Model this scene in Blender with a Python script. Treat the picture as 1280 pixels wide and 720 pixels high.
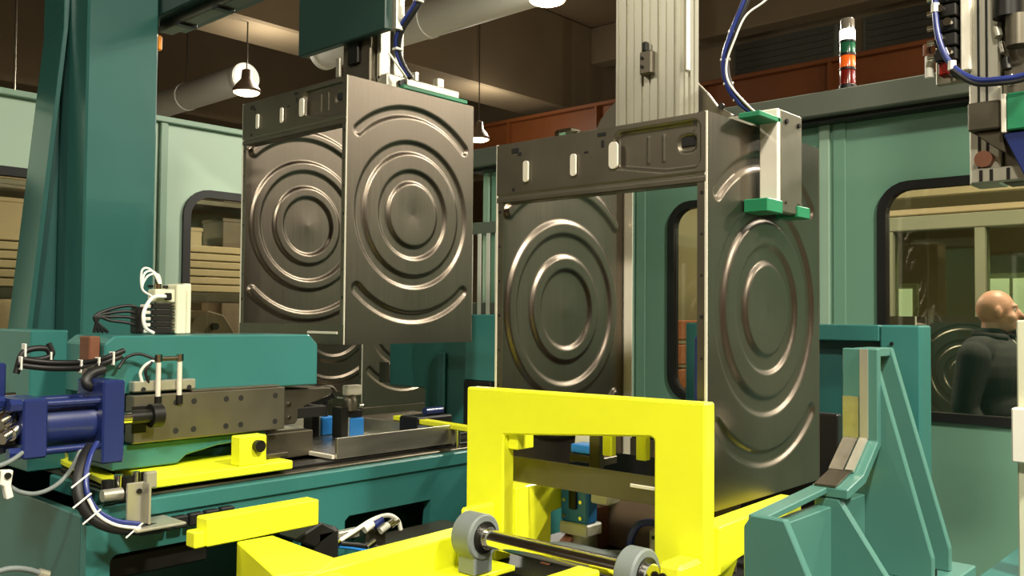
import bpy, bmesh, math, random
import numpy as np
from mathutils import Vector, Matrix

random.seed(4)
for o in list(bpy.data.objects):
    bpy.data.objects.remove(o, do_unlink=True)
SC = bpy.context.scene
COL = SC.collection

# ------------------------------------------------------------------ camera
FPX = 1118.0
YAW, TILT, ROLL = 0.7368, 0.0313, 0.00807
CAM = Vector((0, 0, 1.45))
_F = Vector((math.cos(YAW) * math.cos(TILT), math.sin(YAW) * math.cos(TILT), math.sin(TILT)))
_R0 = Vector((math.sin(YAW), -math.cos(YAW), 0))
_U0 = _R0.cross(_F)
_R = math.cos(ROLL) * _R0 + math.sin(ROLL) * _U0
_U = -math.sin(ROLL) * _R0 + math.cos(ROLL) * _U0
cd = bpy.data.cameras.new('camera')
cam = bpy.data.objects.new('camera', cd)
COL.objects.link(cam)
cd.sensor_width = 36
cd.lens = FPX / 1280 * 36
cd.clip_start = 0.05
cd.clip_end = 200
cam.matrix_world = Matrix(((_R.x, _U.x, -_F.x, CAM.x), (_R.y, _U.y, -_F.y, CAM.y), (_R.z, _U.z, -_F.z, CAM.z), (0, 0, 0, 1)))
SC.camera = cam

# ------------------------------------------------------------------ world, exposure
w = bpy.data.worlds.new('hall_ambience')
SC.world = w
w.use_nodes = True
w.node_tree.nodes['Background'].inputs[0].default_value = (0.30, 0.25, 0.18, 1)
w.node_tree.nodes['Background'].inputs[1].default_value = 0.10
SC.view_settings.view_transform = 'Standard'
SC.view_settings.look = 'None'
SC.view_settings.exposure = -0.2
SC.view_settings.gamma = 1
SC.view_settings.use_curve_mapping = False
WARM = (1.0, 0.93, 0.78)

# high-bay lamps of the hall, plus unseen ones added to light the scene (light only; the visible housings follow further down)
LAMPS = [  # x, y, z, watts
    (6.0, 5.05, 4.25, 260), (6.05, 10.05, 4.25, 260), (10.1, 9.9, 4.25, 260),
    (-1.2, -0.8, 4.6, 400), (1.6, -1.9, 4.6, 500), (6.6, -2.6, 4.6, 300), (-3.5, 4.0, 4.6, 110),  # added lamps out of view that light the foreground
    (3.0, 9.0, 2.78, 90), (10.0, -0.6, 4.6, 300), (5.5, 0.6, 4.6, 300),  # first is the seen low lamp; the other two are added out of view
]
for i, (x, y, z, p) in enumerate(LAMPS):
    ld = bpy.data.lights.new('lamp_light', 'AREA')
    ld.shape = 'DISK'
    ld.size = 0.5
    ld.energy = p
    ld.color = WARM
    lo = bpy.data.objects.new('lamp_light', ld)
    COL.objects.link(lo)
    lo.location = (x, y, z - 0.06)
    # added fill beside each lamp to brighten the ceiling and ducts
    ld = bpy.data.lights.new('ceiling_fill', 'POINT')
    ld.energy = p * (0.55 if i in (5, 8, 9) else 0.24 if i < 3 else 0.14)
    ld.shadow_soft_size = 0.12
    ld.color = WARM
    lo = bpy.data.objects.new('ceiling_fill', ld)
    COL.objects.link(lo)
    lo.location = (x + 0.3, y, z + 0.35)

# ------------------------------------------------------------------ pixel -> point helpers (used with real depths)
def ray(px, py):
    return _F + _R * ((px - 640) / FPX) - _U * ((py - 360) / FPX)
def _at(px, py, i, v):
    d = ray(px, py)
    return CAM + d * ((v - CAM[i]) / d[i])
def PX(px, py, v): return _at(px, py, 0, v)
def PY(px, py, v): return _at(px, py, 1, v)
def PZ(px, py, v): return _at(px, py, 2, v)
def PD(px, py, v): return CAM + ray(px, py) * v

# ------------------------------------------------------------------ materials
def srgb(r, g, b):
    f = lambda c: (c / 255) / 12.92 if c / 255 <= 0.04045 else ((c / 255 + 0.055) / 1.055) ** 2.4
    return (f(r), f(g), f(b), 1)
MATS = {}
def mat(name, rgb, rough=0.5, metal=0.0, var=0.12, scale=6.0, stretch=(1, 1, 1), bump=0.0, bscale=None, emit=None, coat=0.0, rvar=0.06, spec=0.5):
    m = bpy.data.materials.new(name)
    m.use_nodes = True
    nt = m.node_tree
    b = nt.nodes['Principled BSDF']
    c = srgb(*rgb)
    tc = nt.nodes.new('ShaderNodeTexCoord')
    mp = nt.nodes.new('ShaderNodeMapping')
    mp.inputs['Scale'].default_value = stretch
    nt.links.new(tc.outputs['Object'], mp.inputs['Vector'])
    nz = nt.nodes.new('ShaderNodeTexNoise')
    nz.inputs['Scale'].default_value = scale
    nz.inputs['Detail'].default_value = 5
    nt.links.new(mp.outputs[0], nz.inputs['Vector'])
    rp = nt.nodes.new('ShaderNodeMapRange')
    rp.inputs['From Min'].default_value = 0.25
    rp.inputs['From Max'].default_value = 0.75
    rp.inputs['To Min'].default_value = 1 - var
    rp.inputs['To Max'].default_value = 1 + var
    nt.links.new(nz.outputs['Fac'], rp.inputs['Value'])
    mx = nt.nodes.new('ShaderNodeVectorMath')
    mx.operation = 'SCALE'
    mx.inputs[0].default_value = c[:3]
    nt.links.new(rp.outputs[0], mx.inputs['Scale'])
    nt.links.new(mx.outputs[0], b.inputs['Base Color'])
    rr = nt.nodes.new('ShaderNodeMapRange')
    rr.inputs['To Min'].default_value = max(0.02, rough - rvar)
    rr.inputs['To Max'].default_value = min(1, rough + rvar)
    nt.links.new(nz.outputs['Fac'], rr.inputs['Value'])
    nt.links.new(rr.outputs[0], b.inputs['Roughness'])
    b.inputs['Metallic'].default_value = metal
    b.inputs['Specular IOR Level'].default_value = spec
    b.inputs['Coat Weight'].default_value = coat
    b.inputs['Coat Roughness'].default_value = 0.15
    if bump:
        n2 = nt.nodes.new('ShaderNodeTexNoise')
        n2.inputs['Scale'].default_value = bscale or scale * 6
        n2.inputs['Detail'].default_value = 3
        nt.links.new(mp.outputs[0], n2.inputs['Vector'])
        bp = nt.nodes.new('ShaderNodeBump')
        bp.inputs['Strength'].default_value = bump
        bp.inputs['Distance'].default_value = 0.002
        nt.links.new(n2.outputs['Fac'], bp.inputs['Height'])
        nt.links.new(bp.outputs[0], b.inputs['Normal'])
    if emit:
        b.inputs['Emission Color'].default_value = srgb(*emit[0])
        b.inputs['Emission Strength'].default_value = emit[1]
    MATS[name] = m
    return m

mat('brushed_steel', (114, 105, 94), 0.36, 1.0, var=0.07, scale=5, stretch=(40, 40, 0.6), bump=0.05, bscale=30)
mat('zinc_sheet', (112, 106, 92), 0.42, 0.85, var=0.10, scale=9)
mat('zinc_and_highlight', (232, 226, 208), 0.38, 0.25, var=0.05, scale=12)  # bright zinc; also holds painted highlights on front folds, slots and jaw
mat('aluminium', (188, 185, 168), 0.36, 0.65, var=0.06, scale=8, stretch=(6, 6, 0.5))
mat('dark_steel', (98, 92, 78), 0.38, 0.85, var=0.15, scale=7)
mat('tool_steel', (122, 117, 102), 0.40, 0.8, var=0.14, scale=10, bump=0.05)
mat('chrome', (225, 222, 212), 0.12, 1.0, var=0.04)
mat('stainless_tray', (190, 186, 172), 0.30, 0.9, var=0.12, scale=6, stretch=(1, 8, 8))
mat('teal_paint', (48, 109, 104), 0.36, 0, var=0.09, scale=2.5, bump=0.04, bscale=60, coat=0.2)
mat('gantry_shaded_teal', (34, 62, 56), 0.4, 0, var=0.09, scale=2.5)  # gantry teal darkened: the plate's shading is put into the colour
mat('cradle_paint', (68, 114, 104), 0.36, 0, var=0.08, scale=2.5, coat=0.2)
mat('column_paint', (44, 96, 90), 0.30, 0, var=0.09, scale=2.5, coat=0.4)
mat('teal_in_shade', (42, 90, 86), 0.36, 0, var=0.09, scale=2.5, bump=0.04, bscale=60, coat=0.2)  # teal with shade put into the colour, for recessed, low and turned-away parts
mat('mint_wall_paint', (108, 150, 128), 0.42, 0, var=0.05, scale=1.2, bump=0.03, bscale=80)
mat('pale_mint_paint', (182, 208, 186), 0.42, 0, var=0.05, scale=1.2, bump=0.03, bscale=80)
mat('mint_trim_paint', (148, 178, 156), 0.4, 0, var=0.05, scale=3)
mat('grey_beam_paint', (98, 104, 92), 0.5, 0, var=0.08, scale=2)
mat('yellow_paint', (244, 248, 44), 0.42, 0, var=0.05, scale=5, bump=0.03, bscale=70, coat=0.15)
mat('blue_cylinder_paint', (27, 41, 94), 0.34, 0, var=0.10, scale=6, coat=0.3)
mat('bright_blue_paint', (44, 128, 204), 0.36, 0, var=0.08, scale=9)
mat('black_rubber', (18, 18, 17), 0.5, 0, var=0.2, scale=9)
mat('black_metal', (30, 29, 26), 0.42, 0.4, var=0.2, scale=9)
mat('grey_rubber', (112, 120, 118), 0.6, 0, var=0.1, scale=12)
mat('blue_hose_plastic', (34, 48, 112), 0.32, 0, var=0.1)
mat('white_plastic', (226, 224, 212), 0.4, 0, var=0.04)
mat('cream_paint', (206, 206, 178), 0.45, 0, var=0.05)
mat('green_pad_plastic', (28, 118, 78), 0.42, 0, var=0.1, scale=14)
mat('copper_brown_steel', (122, 78, 56), 0.5, 0.3, var=0.2, scale=9)
mat('brown_ceiling', (118, 98, 74), 0.9, 0, var=0.12, scale=0.6)
mat('concrete_beam', (122, 106, 82), 0.85, 0, var=0.10, scale=0.9)
mat('white_duct', (236, 238, 232), 0.5, 0, var=0.05, scale=1)
mat('rust_girder', (120, 66, 28), 0.5, 0, var=0.18, scale=0.8)
mat('hall_wall', (150, 128, 94), 0.85, 0, var=0.08, scale=0.5)
mat('shade_louvre', (70, 68, 58), 0.7, 0, var=0.1, scale=1)
mat('floor_concrete', (92, 88, 78), 0.55, 0, var=0.15, scale=1.5)
mat('beige_panel', (196, 172, 132), 0.6, 0, var=0.07, scale=2)
mat('pale_green_frame', (150, 148, 122), 0.5, 0, var=0.06, scale=3)
mat('wood', (176, 140, 86), 0.6, 0, var=0.15, scale=4, stretch=(6, 6, 0.6))
mat('brown_machine', (112, 94, 74), 0.5, 0.2, var=0.2, scale=6)
mat('jacket_cloth', (30, 27, 22), 0.85, 0, var=0.2, scale=18, bump=0.3, bscale=120)
mat('trouser_cloth', (40, 42, 50), 0.85, 0, var=0.15, scale=18)
mat('skin', (204, 148, 124), 0.45, 0, var=0.08, scale=14)
mat('eye_white', (225, 220, 210), 0.2)
mat('shoe_leather', (28, 22, 18), 0.4)
mat('lamp_glass', (255, 240, 205), 0.3, emit=((255, 232, 180), 14))
mat('bright_window', (250, 244, 220), 0.4, emit=((250, 246, 226), 1.5))
mat('beacon_white', (250, 248, 240), 0.25, emit=((255, 248, 238), 2.2))
mat('beacon_green', (30, 92, 62), 0.2)
mat('beacon_orange', (236, 104, 30), 0.2, emit=((255, 96, 20), 0.15))
mat('beacon_red', (112, 24, 14), 0.2)
mat('clear_plastic', (120, 112, 100), 0.15)
mat('dark_void', (14, 15, 13), 0.7)
mat('orange_plastic', (240, 150, 40), 0.5)

def glass_mat(name, tint, gl):
    m = bpy.data.materials.new(name)
    m.use_nodes = True
    nt = m.node_tree
    nt.nodes.remove(nt.nodes['Principled BSDF'])
    tr = nt.nodes.new('ShaderNodeBsdfTransparent')
    tr.inputs[0].default_value = tint
    g = nt.nodes.new('ShaderNodeBsdfGlossy')
    g.inputs['Roughness'].default_value = 0.03
    nz = nt.nodes.new('ShaderNodeTexNoise')
    nz.inputs['Scale'].default_value = 3
    fr = nt.nodes.new('ShaderNodeFresnel')
    fr.inputs[0].default_value = 1.45
    ad = nt.nodes.new('ShaderNodeMath')
    ad.operation = 'MULTIPLY_ADD'
    nt.links.new(nz.outputs['Fac'], ad.inputs[0])
    ad.inputs[1].default_value = gl
    nt.links.new(fr.outputs[0], ad.inputs[2])
    mx = nt.nodes.new('ShaderNodeMixShader')
    nt.links.new(ad.outputs[0], mx.inputs[0])
    nt.links.new(tr.outputs[0], mx.inputs[1])
    nt.links.new(g.outputs[0], mx.inputs[2])
    nt.links.new(mx.outputs[0], nt.nodes['Material Output'].inputs[0])
    MATS[name] = m
glass_mat('window_glass', (0.80, 0.82, 0.74, 1), 0.05)
glass_mat('partition_glass', (0.62, 0.70, 0.55, 1), 0.06)

# ------------------------------------------------------------------ object helpers
def tag(o, label=None, cat=None, group=None, kind=None):
    if label: o['label'] = label
    if cat: o['category'] = cat
    if group: o['group'] = group
    if kind: o['kind'] = kind
    return o
def thing(name, label, cat, loc=(0, 0, 0), group=None, kind=None):
    o = bpy.data.objects.new(name, None)
    o.empty_display_size = 0.05
    COL.objects.link(o)
    o.location = loc
    return tag(o, label, cat, group, kind)
def world_loc(o):
    v = Vector(o.location)
    while o.parent:
        o = o.parent
        v = v + o.location
    return v
def link_mesh(name, me, material, parent=None, smooth=False):
    """mesh in world coordinates -> object, origin at the base centre (or the parent's frame)"""
    if smooth is True:
        me.polygons.foreach_set('use_smooth', [True] * len(me.polygons))
    me.materials.clear()
    me.materials.append(MATS[material])
    o = bpy.data.objects.new(name, me)
    COL.objects.link(o)
    n = len(me.vertices)
    co = np.empty(n * 3)
    me.vertices.foreach_get('co', co)
    co = co.reshape(-1, 3)
    lo, hi = co.min(0), co.max(0)
    org = Vector(((lo[0] + hi[0]) / 2, (lo[1] + hi[1]) / 2, lo[2]))
    me.transform(Matrix.Translation(-org))
    if parent is not None:
        o.parent = parent
        o.location = org - world_loc(parent)
    else:
        o.location = org
    return o
def new_bm(): return bmesh.new()
def finish(name, bm, material, parent=None, smooth=None, angle=38):
    bmesh.ops.recalc_face_normals(bm, faces=bm.faces)
    me = bpy.data.meshes.new(name)
    if smooth:
        for f in bm.faces: f.smooth = True
        a = math.radians(angle)
        for e in bm.edges:
            if len(e.link_faces) == 2 and e.calc_face_angle(0) > a: e.smooth = False
    bm.to_mesh(me)
    bm.free()
    return link_mesh(name, me, material, parent)
def add_box(bm, x0, x1, y0, y1, z0, z1, bev=0.0):
    vs = [bm.verts.new((x, y, z)) for x in (x0, x1) for y in (y0, y1) for z in (z0, z1)]
    fs = [bm.faces.new([vs[i] for i in q]) for q in ((0, 1, 3, 2), (4, 6, 7, 5), (0, 4, 5, 1), (2, 3, 7, 6), (0, 2, 6, 4), (1, 5, 7, 3))]
    if bev:
        es = list({e for f in fs for e in f.edges})
        bmesh.ops.bevel(bm, geom=es, offset=bev, segments=1, affect='EDGES', profile=0.5)
def box(name, parent, m, x0, x1, y0, y1, z0, z1, bev=0.003):
    bm = new_bm()
    x0, x1 = sorted((x0, x1)); y0, y1 = sorted((y0, y1)); z0, z1 = sorted((z0, z1))
    bev = min(bev, 0.3 * min(x1 - x0, y1 - y0, z1 - z0))
    add_box(bm, x0, x1, y0, y1, z0, z1, bev)
    return finish(name, bm, m, parent)
def add_cyl(bm, p0, p1, r0, r1=None, seg=16):
    p0, p1 = Vector(p0), Vector(p1)
    r1 = r0 if r1 is None else r1
    d = (p1 - p0).normalized()
    a = d.orthogonal().normalized()
    b = d.cross(a)
    A = [bm.verts.new(p0 + (a * math.cos(t) + b * math.sin(t)) * r0) for t in [2 * math.pi * i / seg for i in range(seg)]]
    B = [bm.verts.new(p1 + (a * math.cos(t) + b * math.sin(t)) * r1) for t in [2 * math.pi * i / seg for i in range(seg)]]
    for i in range(seg):
        j = (i + 1) % seg
        bm.faces.new((A[i], A[j], B[j], B[i]))
    bm.faces.new(A[::-1]); bm.faces.new(B)
def cyl(name, parent, m, p0, p1, r0, r1=None, seg=20):
    bm = new_bm()
    add_cyl(bm, p0, p1, r0, r1, seg)
    return finish(name, bm, m, parent, smooth=True)
def lathe(name, parent, m, p0, p1, prof, seg=24):
    """prof = [(t along p0->p1 in metres, radius)]"""
    bm = new_bm()
    p0, p1 = Vector(p0), Vector(p1)
    d = (p1 - p0).normalized(); a = d.orthogonal().normalized(); b = d.cross(a)
    rings = [[bm.verts.new(p0 + d * t + (a * math.cos(q) + b * math.sin(q)) * r) for q in [2 * math.pi * i / seg for i in range(seg)]] for t, r in prof]
    for A, B in zip(rings, rings[1:]):
        for i in range(seg):
            j = (i + 1) % seg
            bm.faces.new((A[i], A[j], B[j], B[i]))
    bm.faces.new(rings[0][::-1]); bm.faces.new(rings[-1])
    return finish(name, bm, m, parent, smooth=True)
def crom(pts, n=8):
    pts = [Vector(p) for p in pts]
    P = [pts[0] * 2 - pts[1]] + pts + [pts[-1] * 2 - pts[-2]]
    out = []
    for i in range(1, len(P) - 2):
        for k in range(n):
            t = k / n
            out.append(0.5 * ((2 * P[i]) + (P[i + 1] - P[i - 1]) * t + (2 * P[i - 1] - 5 * P[i] + 4 * P[i + 1] - P[i + 2]) * t * t + (3 * P[i] - P[i - 1] - 3 * P[i + 1] + P[i + 2]) * t ** 3))
    out.append(pts[-1])
    return out
def add_tube(bm, pts, r, seg=10):
    rings = []
    a = None
    for i, p in enumerate(pts):
        d = (pts[min(i + 1, len(pts) - 1)] - pts[max(i - 1, 0)]).normalized()
        a = d.orthogonal().normalized() if a is None else (a - d * a.dot(d)).normalized()
        b = d.cross(a)
        rr = r[i] if isinstance(r, (list, tuple)) else r
        rings.append([bm.verts.new(p + (a * math.cos(q) + b * math.sin(q)) * rr) for q in [2 * math.pi * k / seg for k in range(seg)]])
    for A, B in zip(rings, rings[1:]):
        for i in range(seg):
            j = (i + 1) % seg
            bm.faces.new((A[i], A[j], B[j], B[i]))
    bm.faces.new(rings[0][::-1]); bm.faces.new(rings[-1])
def tube(name, parent, m, pts, r, n=8, seg=10):
    bm = new_bm()
    add_tube(bm, crom(pts, n) if n > 1 else [Vector(p) for p in pts], r, seg)
    return finish(name, bm, m, parent, smooth=True, angle=60)
def prism(name, parent, m, poly, axis, a0, a1, bev=0.003, holes=()):
    """poly: 2-D outline; axis 'X': poly=(y,z); 'Y': poly=(x,z); 'Z': poly=(x,y)"""
    bm = new_bm()
    def P(q, a): return {'X': (a, q[0], q[1]), 'Y': (q[0], a, q[1]), 'Z': (q[0], q[1], a)}[axis]
    if not holes:
        A = [bm.verts.new(P(q, a0)) for q in poly]
        B = [bm.verts.new(P(q, a1)) for q in poly]
        bm.faces.new(A); bm.faces.new(B[::-1])
        n = len(poly)
        for i in range(n):
            j = (i + 1) % n
            bm.faces.new((A[i], A[j], B[j], B[i]))
        if bev:
            bmesh.ops.recalc_face_normals(bm, faces=bm.faces)
            es = [e for e in bm.edges if e.calc_face_angle(0) > 0.5]
            bmesh.ops.bevel(bm, geom=es, offset=bev, segments=1, affect='EDGES', profile=0.5)
    else:
        loops = []
        es = []
        for lp in [poly] + list(holes):
            vs = [bm.verts.new(P(q, a0)) for q in lp]
            loops.append(vs)
            for i in range(len(vs)): es.append(bm.edges.new((vs[i], vs[(i + 1) % len(vs)])))
        bmesh.ops.triangle_fill(bm, use_beauty=True, use_dissolve=False, edges=es)
        d = Vector(P((0, 0), a1)) - Vector(P((0, 0), a0))
        mp = {v: bm.verts.new(v.co + d) for v in list(bm.verts)}
        for f in list(bm.faces): bm.faces.new([mp[v] for v in reversed(f.verts)])
        for vs in loops:
            for i in range(len(vs)):
                a, b = vs[i], vs[(i + 1) % len(vs)]
                bm.faces.new((a, b, mp[b], mp[a]))
    return finish(name, bm, m, parent)
def rrect(c0, c1, d0, d1, r, seg=6):
    out = []
    for (cx, cy, a0) in ((c1 - r, d1 - r, 0), (c0 + r, d1 - r, 90), (c0 + r, d0 + r, 180), (c1 - r, d0 + r, 270)):
        for k in range(seg + 1):
            t = math.radians(a0 + 90 * k / seg)
            out.append((cx + r * math.cos(t), cy + r * math.sin(t)))
    return out
def copy_tree(o, parent=None):
    c = o.copy()
    COL.objects.link(c)
    if parent is not None: c.parent = parent
    for ch in list(o.children): copy_tree(ch, c)
    return c
def bolt(parent, p, axis, r=0.008, h=0.006, m='black_metal', name='bolt'):
    p = Vector(p)
    d = {'X': Vector((1, 0, 0)), 'Y': Vector((0, 1, 0)), 'Z': Vector((0, 0, 1))}[axis[-1]] * (-1 if axis[0] == '-' else 1)
    return cyl(name, parent, m, p, p + d * h, r, seg=10)

# ================================================================== THE HALL
box('floor', None, 'floor_concrete', -9, 20, -9, 22, -0.1, 0, 0)
tag(bpy.data.objects['floor'], 'dark concrete factory floor under the machines', None, None, 'structure')
box('ceiling', None, 'brown_ceiling', -9, 20, -9, 22, 6.8, 6.9, 0)
tag(bpy.data.objects['ceiling'], 'dim brown hall ceiling above the machines', None, None, 'structure')
for nm, a, lb in (('wall_far_right', (19.9, 20.1, -9, 22, 0, 6.8), 'far beige hall wall beyond the guarding'),
              ('wall_far_left', (-9, 20, 21.9, 22.1, 0, 6.8), 'far beige hall wall at the left end'),
              ('wall_behind', (-9.1, -8.9, -9, 22, 0, 6.8), 'beige hall wall behind the viewer'),
              ('wall_side', (-9, 20, -9.1, -8.9, 0, 6.8), 'beige hall wall on the viewer side')):
    tag(box(nm, None, 'hall_wall', *a, 0), lb, None, None, 'structure')
# concrete cross beams and long downstand beams under the ceiling
for i, y in enumerate((-1.5, 10.4, 16.0)):
    tag(box('trim_%d' % (i + 1), None, 'concrete_beam', -8.9, 19.8, y - 0.45, y + 0.45, 5.15, 6.8, 0.03), 'wide concrete cross beam under the hall ceiling', None, 'ceiling cross beams', 'structure')
for i, x in enumerate((13.3, 16.0)):
    tag(box('trim_%d' % (i + 4), None, 'concrete_beam', x - 0.2, x + 0.2, -8.9, 21.8, 6.12, 6.8, 0.03), 'long concrete downstand beam running beside the girder', None, 'long ceiling beams', 'structure')
tag(box('wall_clerestory', None, 'concrete_beam', 13.85, 14.0, -8.9, 21.8, 4.4, 6.8, 0), 'pale concrete band above the rusty girder', None, None, 'structure')
# white ducts in one line
for (y0, y1, lb) in ((3.4, 9.25, 'white round ceiling duct above the hanging left cabinet'), (11.0, 16.0, 'white round ceiling duct beyond the cross beam behind the mint panel')):
    d = thing('ceiling_duct', lb, 'duct', (6.62, (y0 + y1) / 2, 4.47), 'white ceiling ducts')
    cyl('pipe', d, 'white_duct', (6.62, y0, 4.72), (6.62, y1, 4.72), 0.20, seg=28)
    n = 3
    for k in range(n + 1):
        y = y0 + 0.05 + (y1 - y0 - 0.1) * k / n
        cyl('joint_ring', d, 'white_duct', (6.62, y - 0.03, 4.72), (6.62, y + 0.03, 4.72), 0.21, seg=28)
        if 0 < k < n: cyl('hanger_rod', d, 'dark_steel', (6.62, y, 4.92), (6.62, y, 6.8), 0.012, seg=6)
# rusty crane girder
g = thing('crane_girder', 'rust-brown crane girder running behind the right guarding wall', 'girder', (12.1, 6, 4.5))
box('web', g, 'rust_girder', 12.08, 12.12, -4, 16, 4.56, 4.98, 0)
box('flange', g, 'rust_girder', 11.95, 12.25, -4, 16, 4.50, 4.56, 0.005)
box('flange', g, 'rust_girder', 11.95, 12.25, -4, 16, 4.98, 5.04, 0.005)
for k in range(10):
    box('stiffener', g, 'rust_girder', 11.97, 12.08, -3 + k * 2 - 0.02, -3 + k * 2 + 0.02, 4.56, 4.98, 0)
for k, y in enumerate((-3.5, 2.0, 8.5, 15.0)):
    box('bracket', g, 'rust_girder', 12.0, 12.2, y - 0.1, y + 0.1, 5.04, 6.8, 0.005)
for y0, y1, lb in ((3.3, 5.2, 'dark louvred clerestory window behind the signal tower'), (5.6, 7.4, 'dark louvred clerestory window right of the aluminium lift column')):
    lw = thing('clerestory_louvre', lb, 'louvre', (13.6, (y0 + y1) / 2, 5.3), 'dark clerestory louvres')
    box('frame', lw, 'grey_beam_paint', 13.74, 13.849, y0, y1, 5.30, 6.10, 0.01)

    for k in range(7):
        box('slat', lw, 'shade_louvre', 13.70, 13.739, y0 + 0.06, y1 - 0.06, 5.33 + k * 0.108, 5.42 + k * 0.108, 0.005)

# high-bay lamp housings, also for the added unseen lamps
LB = {0: 'glowing warm high-bay lamp at the top edge left of the lift column',
      1: 'glowing warm high-bay lamp above the left cabinet corner',
      2: 'glowing warm high-bay lamp between the two hanging cabinets',
      3: 'added unseen warm lamp over the viewer', 4: 'added unseen warm lamp over the aisle', 5: 'added unseen warm lamp beyond the right gantry',
      6: 'added unseen warm lamp at the left behind the viewer', 7: 'small glowing lamp seen low through the far left window', 8: 'added unseen warm lamp behind the guarding wall', 9: 'added unseen warm lamp over the far row of cabinets'}
for i, (x, y, z, p) in enumerate(LAMPS):
    L = thing('high_bay_lamp', LB[i], 'lamp', (x, y, z), 'high-bay lamps')
    lathe('housing', L, 'brown_machine', (x, y, z), (x, y, z + 0.4), [(0, 0.17), (0.03, 0.175), (0.10, 0.13), (0.17, 0.07), (0.28, 0.06), (0.30, 0.02)], 20)
    lathe('lens', L, 'lamp_glass', (x, y, z - 0.035), (x, y, z), [(0, 0.10), (0.02, 0.15), (0.034, 0.162)], 20)
    cyl('rod', L, 'dark_steel', (x, y, z + 0.29), (x, y, 6.8), 0.01, seg=6)

# ================================================================== GUARDING WALLS
WX, WY, WT = 4.5, 4.5, 2.45
WZ0, WZ1 = 0.99, 2.10
def gasket_window(n, wall, a0, a1, label):
    """wall 'R': plane X=WX, a along Y; 'L': plane Y=WY, a along X"""
    ax = 'X' if wall == 'R' else 'Y'
    p = WX if wall == 'R' else WY
    o = prism('window_%d' % n, None, 'black_rubber', rrect(a0 - 0.022, a1 + 0.022, WZ0 - 0.022, WZ1 + 0.022, 0.15), ax, p - 0.018, p + 0.04, 0, holes=[rrect(a0 + 0.02, a1 - 0.02, WZ0 + 0.02, WZ1 - 0.02, 0.11)])
    tag(o, label, None, None, 'structure')
    prism('pane', o, 'window_glass', rrect(a0 + 0.01, a1 - 0.01, WZ0 + 0.01, WZ1 - 0.01, 0.12), ax, p + 0.006, p + 0.012, 0)
wr = thing('wall_right', 'mint green guarding wall with black-rimmed windows behind the right cabinet', None, (WX, 1.9, 0), None, 'structure')
wins_r = {1: (0.88, 1.61), 2: (2.09, 2.82)}
seams = [-1.8, -0.57, 0.64, 1.85, 3.06, 4.27]
for k, (a, b) in enumerate(zip(seams, seams[1:])):
    holes = [rrect(c0, c1, WZ0, WZ1, 0.13) for (c0, c1) in wins_r.values() if a < c0 < b]
    prism('wall_panel', wr, 'mint_wall_paint', [(a + 0.004, 0), (b - 0.004, 0), (b - 0.004, WT), (a + 0.004, WT)], 'X', WX, WX + 0.035, 0, holes=holes) if holes else \
        box('wall_panel', wr, 'mint_wall_paint', WX, WX + 0.035, a + 0.004, b - 0.004, 0, WT, 0.003)
for s in seams:
    box('seam_post', wr, 'mint_trim_paint', WX - 0.022, WX - 0.001, s + 0.02, s + 0.075, 0, WT, 0.004)
    box('seam_post', wr, 'mint_wall_paint', WX - 0.012, WX - 0.001, s - 0.06, s + 0.005, 0, WT, 0.004)
gasket_window(1, 'R', 0.88, 1.61, 'black-rimmed guarding window with a bald man behind it')
gasket_window(2, 'R', 2.09, 2.82, 'black-rimmed guarding window partly hidden by the right cabinet')
tag(box('trim_7', None, 'grey_beam_paint', WX - 0.16, WX + 0.06, -1.8, 4.4, WT + 0.02, WT + 0.14, 0.006), 'grey-green header beam along the top of the right guarding wall', None, None, 'structure')
tag(box('trim_8', None, 'black_metal', WX - 0.10, WX + 0.04, -1.8, 4.4, WT - 0.004, WT + 0.02, 0.002), 'dark shadow-gap strip under the grey header beam', None, None, 'structure')
# gap by the corner: bar guard
bg = thing('bar_guard', 'guard panel of pale vertical bars seen between the two cabinets', 'guard', (WX, 4.1, 0))
for z0, z1 in ((1.46, 1.54), (2.02, 2.10), (1.0, 1.06)):
    box('rail', bg, 'grey_beam_paint', WX - 0.05, WX - 0.023, 3.1, 4.46, z0, z1, 0.003)
for k in range(16):
    y = 3.16 + k * 0.083
    box('bar', bg, 'white_plastic', WX - 0.06, WX - 0.051, y, y + 0.035, 1.06, 2.02, 0.003)
# left guarding wall
wl = thing('wall_left', 'pale mint guarding wall with windows behind the teal column', None, (2.6, WY, 0), None, 'structure')
wins_l = {3: (2.36, 3.09), 4: (1.15, 1.88)}
lseams = [-0.22, 0.99, 2.20, 3.33, 4.46]
for a, b in zip(lseams, lseams[1:]):
    holes = [rrect(c0, c1, WZ0, WZ1, 0.13) for (c0, c1) in wins_l.values() if a < c0 < b]
    prism('wall_panel', wl, 'pale_mint_paint', [(a + 0.004, 0), (b - 0.004, 0), (b - 0.004, WT), (a + 0.004, WT)], 'Y', WY, WY + 0.035, 0, holes=holes) if holes else \
        box('wall_panel', wl, 'pale_mint_paint', a + 0.004, b - 0.004, WY, WY + 0.035, 0, WT, 0.003)
for s in lseams:
    box('seam_post', wl, 'mint_trim_paint', s + 0.004, s + 0.045, WY - 0.018, WY - 0.001, 0, WT, 0.004)
box('cap_rail', wl, 'mint_trim_paint', -0.22, 4.46, WY - 0.03, WY + 0.045, WT, WT + 0.03, 0.004)
gasket_window(3, 'L', 2.36, 3.09, 'black-rimmed guarding window left of the hanging cabinet')
gasket_window(4, 'L', 1.15, 1.88, 'guarding window at the far left edge behind the teal column')

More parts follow.
